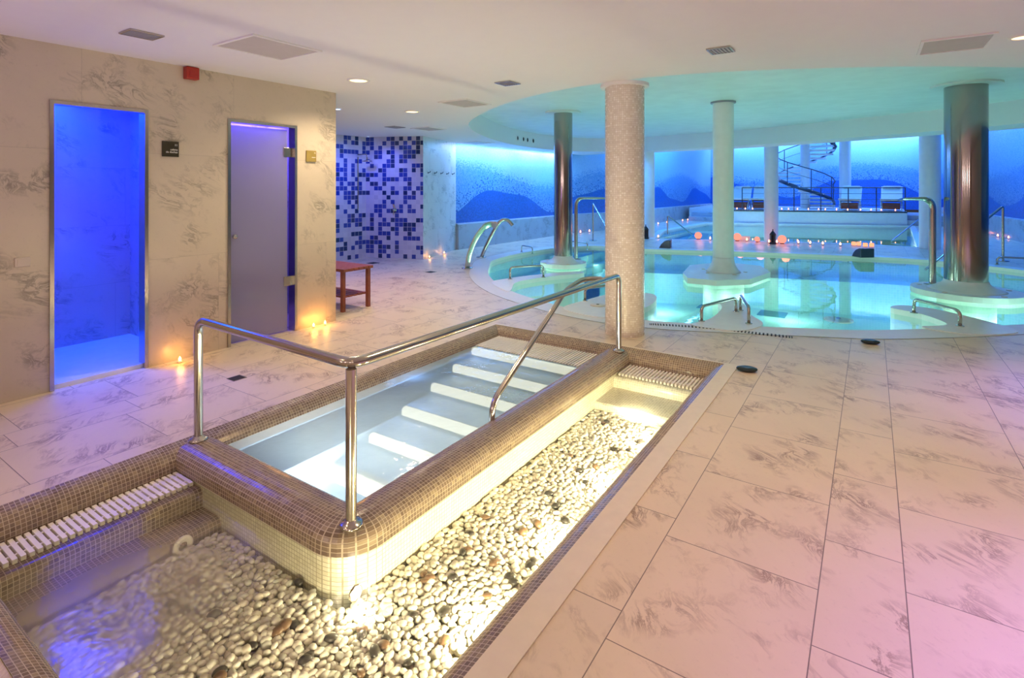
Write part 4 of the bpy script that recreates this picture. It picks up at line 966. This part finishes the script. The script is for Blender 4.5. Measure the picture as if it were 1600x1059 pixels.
def lantern(px, py, hh, label):
    q = at(px, py); e = empty('lantern', (q.x, q.y, .006)); s_ = hh/.36
    MB().lathe([(.075*s_, 0), (.08*s_, .03*s_), (.065*s_, .04*s_)], seg=8).build('base', M['dark'], e)
    for k in range(6):
        a = k*PI/3; c, n_ = .062*s_*math.cos(a), .062*s_*math.sin(a); MB().box(c-.008, c+.008, n_-.008, n_+.008, .04*s_, .22*s_).build('upright', M['dark'], e)
    MB().lathe([(.05*s_, .04*s_), (.05*s_, .22*s_)], seg=12).build('glass', M['darkglass'], e)
    MB().lathe([(.078*s_, .22*s_), (.06*s_, .26*s_), (.03*s_, .30*s_), (.012*s_, .32*s_), (.012*s_, .36*s_)], seg=12).build('cap', M['dark'], e, smooth=True)
    return tag(e, label, 'lantern')
M['darkglass'] = plain('dark_glass', (.05, .02, .02), .1)
lantern(1207.5, 381.5, .40, 'dark metal lantern standing in front of the far white column'); lantern(1009, 373, .42, 'dark metal lantern right beside the mosaic column in the distance')

# ================================================================== CEILING FITTINGS
def crect(px, label, name='ceiling_vent', mat='ventgrey', cat='vent', louv=6, fr=.02, z=CEIL):
    q = [at(*p, z) for p in px]; x0_, x1_ = sorted(p.x for p in q)[0:4:3]; xs = sorted(p.x for p in q); ys = sorted(p.y for p in q)
    x0_, x1_, y0_, y1_ = (xs[0]+xs[1])/2, (xs[2]+xs[3])/2, (ys[0]+ys[1])/2, (ys[2]+ys[3])/2
    e = empty(name, ((x0_+x1_)/2, (y0_+y1_)/2, z)); hx, hy = (x1_-x0_)/2, (y1_-y0_)/2
    f = MB(); f.box(-hx, hx, -hy, -hy+fr, -.012, -.001); f.box(-hx, hx, hy-fr, hy, -.012, -.001); f.box(-hx, -hx+fr, -hy+fr, hy-fr, -.012, -.001); f.box(hx-fr, hx, -hy+fr, hy-fr, -.012, -.001)
    f.build('frame', M['plaster'] if cat == 'hatch' else M['steel'], e)
    MB().box(-hx+fr, hx-fr, -hy+fr, hy-fr, -.006, -.001).build('panel', M[mat], e)
    if louv:
        l = MB()
        for k in range(louv):
            if hx < hy: a_ = -hx+fr+(k+.5)*2*(hx-fr)/louv; l.box(a_-.003, a_+.003, -hy+fr, hy-fr, -.013, -.006)
            else: a_ = -hy+fr+(k+.5)*2*(hy-fr)/louv; l.box(-hx+fr, hx-fr, a_-.003, a_+.003, -.013, -.006)
        l.build('louvres', M[mat], e)
    return tag(e, label, cat)
crect([(188, 50), (203, 43), (254, 55), (239, 62.5)], 'small grey louvred ceiling vent nearest the upper left corner', fr=.012)
crect([(338, 72), (385, 50), (497, 77), (450, 94)], 'large square ceiling access hatch above the first doorway', 'ceiling_hatch', 'hatch', 'hatch', 0)
crect([(1106.5, 74.5), (1145, 71), (1145.7, 80), (1107.5, 84)], 'small silver ceiling vent right of the mosaic column', fr=.012)
crect([(1407, 83), (1473, 52), (1590, 53), (1505, 82)], 'large square ceiling access hatch near the right edge', 'ceiling_hatch', 'hatch', 'hatch', 0)
crect([(775, 129), (793, 124.5), (812, 129), (793, 134)], 'small grey ceiling vent left of the mosaic column', fr=.012)
crect([(686, 161), (708, 154), (769, 158.5), (742, 169)], 'square ceiling access hatch left of the raised oval ceiling', 'ceiling_hatch', 'hatch', 'hatch', 0)
crect([(598, 198), (612, 196.5), (634, 198), (625, 200)], 'narrow ceiling vent above the bench', fr=.012)
crect([(640, 201), (660, 198), (697, 200), (680, 204.5)], 'ceiling access hatch nearest the pale marble pier', 'ceiling_hatch', 'hatch', 'hatch', 0)
crect([(720, 223), (735, 219.5), (768, 222), (752, 226)], 'ceiling hatch at the upper edge of the bright mural wall', 'ceiling_hatch', 'hatch', 'hatch', 0)
def downlight(x, y, r, mat, label, name='ceiling_downlight', z=CEIL):
    e = empty(name, (x, y, z)); MB().lathe([(r*.76, -.004), (r*.8, -.012), (r, -.010), (r*1.02, -.001)], seg=28, cap=False).build('trim_ring', M['plaster'], e, smooth=True)
    MB().lathe([(r*.76, -.006), (r*.74, -.003)], seg=24).build('lens', M[mat], e); return tag(e, label, 'ceiling light')
downlight(*at(560, 125, CEIL)[:2], .112, 'lampface', 'warm glowing ceiling downlight above the end of the marble wall')
downlight(*at(644, 174, CEIL)[:2], .112, 'lampface', 'warm glowing ceiling downlight before the tiled shower corner')
downlight(*at(1599, 57, CEIL)[:2], .085, 'lampface', 'warm ceiling downlight cut by the right edge beside the hatch')
downlight(*at(528, 170, CEIL)[:2], .05, 'bluelamp', 'tiny blue white ceiling spot just past the end of the marble wall')
downlight(*at(575.5, 213, CEIL)[:2], .05, 'bluelamp', 'tiny blue white ceiling spot above the corner shower')
# air nozzles in the raised ceiling edge
for (px, py) in ((812, 215.5), (826, 217), (839, 217.8), (852, 219)):
    q = at(px, py, 2.83); bestp = min(DO, key=lambda p: (p.x-q.x)**2+(p.y-q.y)**2); i = DO.index(bestp); t = (DO[(i+1) % len(DO)]-DO[i-1]).normalized(); nn = Vector((-t.y, t.x, 0))
    dl = (q-bestp); foot = bestp+t*dl.dot(t)+nn*.02; foot.z = 2.83
    e = empty('air_nozzle', foot); e.rotation_euler = nn.to_track_quat('Z', 'Y').to_euler()
    MB().lathe([(.085, -.02), (.085, .004), (.062, .01), (.055, -.01)], seg=22, cap=False).build('rim', M['plaster'], e, smooth=True); MB().lathe([(.058, -.006), (.057, -.004)], seg=20).build('opening', M['dark'], e)
    tag(e, 'round dark air nozzle in the row of four in the edge of the raised ceiling', 'air nozzle', 'air nozzles')

# ================================================================== WALL FITTINGS
al = empty('alarm_box', (XW, 2.48, CEIL-.115)); bevel(MB().box(.0, .07, -.055, .055, 0, .11).build('housing', M['red'], al), .006); MB().box(.069, .074, -.03, .03, .03, .07).build('front_lens', M['red'], al)
tag(al, 'small dark red alarm box on the marble wall just below the ceiling', 'alarm box')
def textmesh(s_, size, mat, parent, loc, rot, align='RIGHT'):
    cu = bpy.data.curves.new('lettering', 'FONT'); cu.body = s_; cu.size = size; cu.align_x = align; cu.extrude = .0006
    tmp = bpy.data.objects.new('tmp', cu); C.objects.link(tmp); dg = bpy.context.evaluated_depsgraph_get(); me = bpy.data.meshes.new_from_object(tmp.evaluated_get(dg)); bpy.data.objects.remove(tmp)
    me.materials.clear(); o = link('lettering', me, mat, parent, loc); o.rotation_euler = rot; return o
def sign(y, z, hw, mat, lines, label):
    e = empty('door_sign', (XW, y, z)); pl_ = bevel(MB().box(0.002, .018, -hw, hw, -hw, hw).build('plate', M[mat], e), .003)
    for (tx, sz, dz) in lines: textmesh(tx, sz, M['signink'], pl_, (.0195, hw-.012, dz), (PI/2, 0, PI/2))
    return tag(e, label, 'sign')
sign(2.315, 1.885, .068, 'signdark', [('11', .026, .028), ('cabina', .024, -.012), ('de duchas', .024, -.034)], 'dark square sign plate on the wall right of the blue shower opening')
sign(3.76, 1.89, .062, 'signgold', [('12', .02, .03), ('sauna', .022, -.018)], 'olive square sign plate on the wall right of the glass door')
sw = empty('wall_switch', (XW, 1.315, 1.0)); swp = bevel(MB().box(0.0, .012, -.045, .045, -.035, .035).build('plate', M['switch'], sw), .004); MB().box(.012, .016, -.03, .03, -.022, .022).build('rocker', M['switch'], swp)
tag(sw, 'beige wall switch on the marble left of the blue shower opening', 'switch')
# hooks on the pier
for k in range(5):
    t_ = (k+.7)/5.4; e = empty('wall_hook', (-8.0-.58*t_+.0, 8.6+1.8*t_, 1.86)); e.rotation_euler = (0, 0, math.atan2(.58, 1.8)); MB().tube([(0, 0, 0), (.05, 0, .01), (.06, 0, .04)], .009, 6).build('peg', M['darkmetal'], e)
    MB().lathe([(.02, 0), (.02, .006)], seg=12).build('plate', M['darkmetal'], e, rot=(0, PI/2, 0)); tag(e, 'small dark hook in the row of five on the pale marble pier', 'hook', 'hooks on the marble pier')
# showers
sh = empty('rain_shower', (-9.28, 7.9, 0)); MB().tube(path([(0, 0, 2.25), (.32, 0, 2.25), (.32, 0, 2.12)], .06), .012, 8).build('arm', M['steel'], sh, smooth=True)
MB().lathe([(.10, 2.09), (.10, 2.105), (.03, 2.12)], seg=24).build('shower_head', M['steel'], sh, (.32, 0, 0), True); MB().tube([(.03, 0, 1.05), (.03, 0, 2.2)], .011, 8).build('riser_pipe', M['steel'], sh)
tag(sh, 'steel overhead rain shower in the blue tiled corner', 'shower')
mx = empty('shower_mixer', (-8.62, 8.37, 1.05)); mx.rotation_euler = (0, 0, math.atan2(.48, 1.25)); MB().lathe([(.05, 0), (.05, .01), (.03, .02), (.028, .06)], seg=20).build('body', M['steel'], mx, rot=(PI/2, 0, 0), smooth=True)
MB().tube([(0, -.05, 0), (0, -.07, -.11)], .009, 8).build('lever', M['steel'], mx); MB().tube([(0, -.03, .05), (0, -.06, .13)], .02, 8).build('hand_shower', M['steel'], mx); tag(mx, 'steel shower mixer on the blue and white tiled wall', 'shower')
# floor drains and dark oval dishes
def drain(px, py, s_, label, sl=4):
    q = at(px, py); e = empty('floor_drain', (q.x, q.y, .001)); MB().box(-s_, s_, -s_, s_, 0, .003).build('frame', M['steel'], e)
    l = MB()
    for k in range(sl): a_ = -s_*.8+k*s_*1.6/sl; l.box(a_, a_+s_*.28, -s_*.8, s_*.8, .003, .005)
    l.build('slots', M['dark'], e); return tag(e, label, 'drain')
drain(370, 591, .055, 'small square floor drain near the whirlpool railing'); drain(203, 566, .035, 'tiny dark drain on the lit tray of the blue shower room'); drain(583, 411, .10, 'dark floor drain in the tiled shower corner'); drain(673, 425, .08, 'small floor drain before the pale marble pier')
def dish(px, py, label, s_=1.0):
    q = at(px, py); e = empty('oval_dish', (q.x, q.y, .002)); e.rotation_euler = (0, 0, YAW-.3)
    b1_ = MB().lathe([(.045, 0), (.075, .008), (.085, .02), (.078, .03), (.06, .034)], seg=28).build('body', M['dishglass'], e, smooth=True); b1_.scale = (1*s_, .62*s_, 1*s_)
    b2_ = MB().lathe([(.058, .034), (.05, .038), (.03, .036)], seg=24).build('lid', M['darkmetal'], e, smooth=True); b2_.scale = (1*s_, .62*s_, 1*s_)
    return tag(e, label, 'dish')
M['dishglass'] = plain('dark_green_glass', (.015, .03, .035), .08)
dish(1167, 580, 'small dark glossy oval dish on the floor at the far corner of the pebble channel'); dish(1360, 537, 'small dark glossy oval dish on the floor at the near rim of the main pool'); 
q = at(752, 506); fb = MB().box(-.05, .05, -.05, .05, 0, .012).build('floor_light_plate', M['darkmetal'], None, (q.x, q.y, .002)); tag(fb, 'small dark square plate on the floor at the far left corner of the whirlpool', 'plate')
# bench past the end of the marble wall
bn = empty('wooden_bench', (-5.95, 4.62, .0)); tag(bn, 'low red brown wooden bench with a lower shelf past the end of the marble wall', 'bench')
for (x, y) in ((-.48, -.2), (-.48, .2), (.50, -.2), (.50, .2)): MB().box(x-.022, x+.022, y-.022, y+.022, .001, .50).build('leg', M['wood'], bn)
t_ = MB()
for k in range(6): t_.box(-.54, .56, -.235+k*.08, -.165+k*.08, .50, .535)
t_.build('bench_top', M['wood'], bn)
t_ = MB()
for k in range(5): t_.box(-.48, .50, -.19+k*.08, -.13+k*.08, .17, .19)
t_.build('lower_shelf', M['wood'], bn)
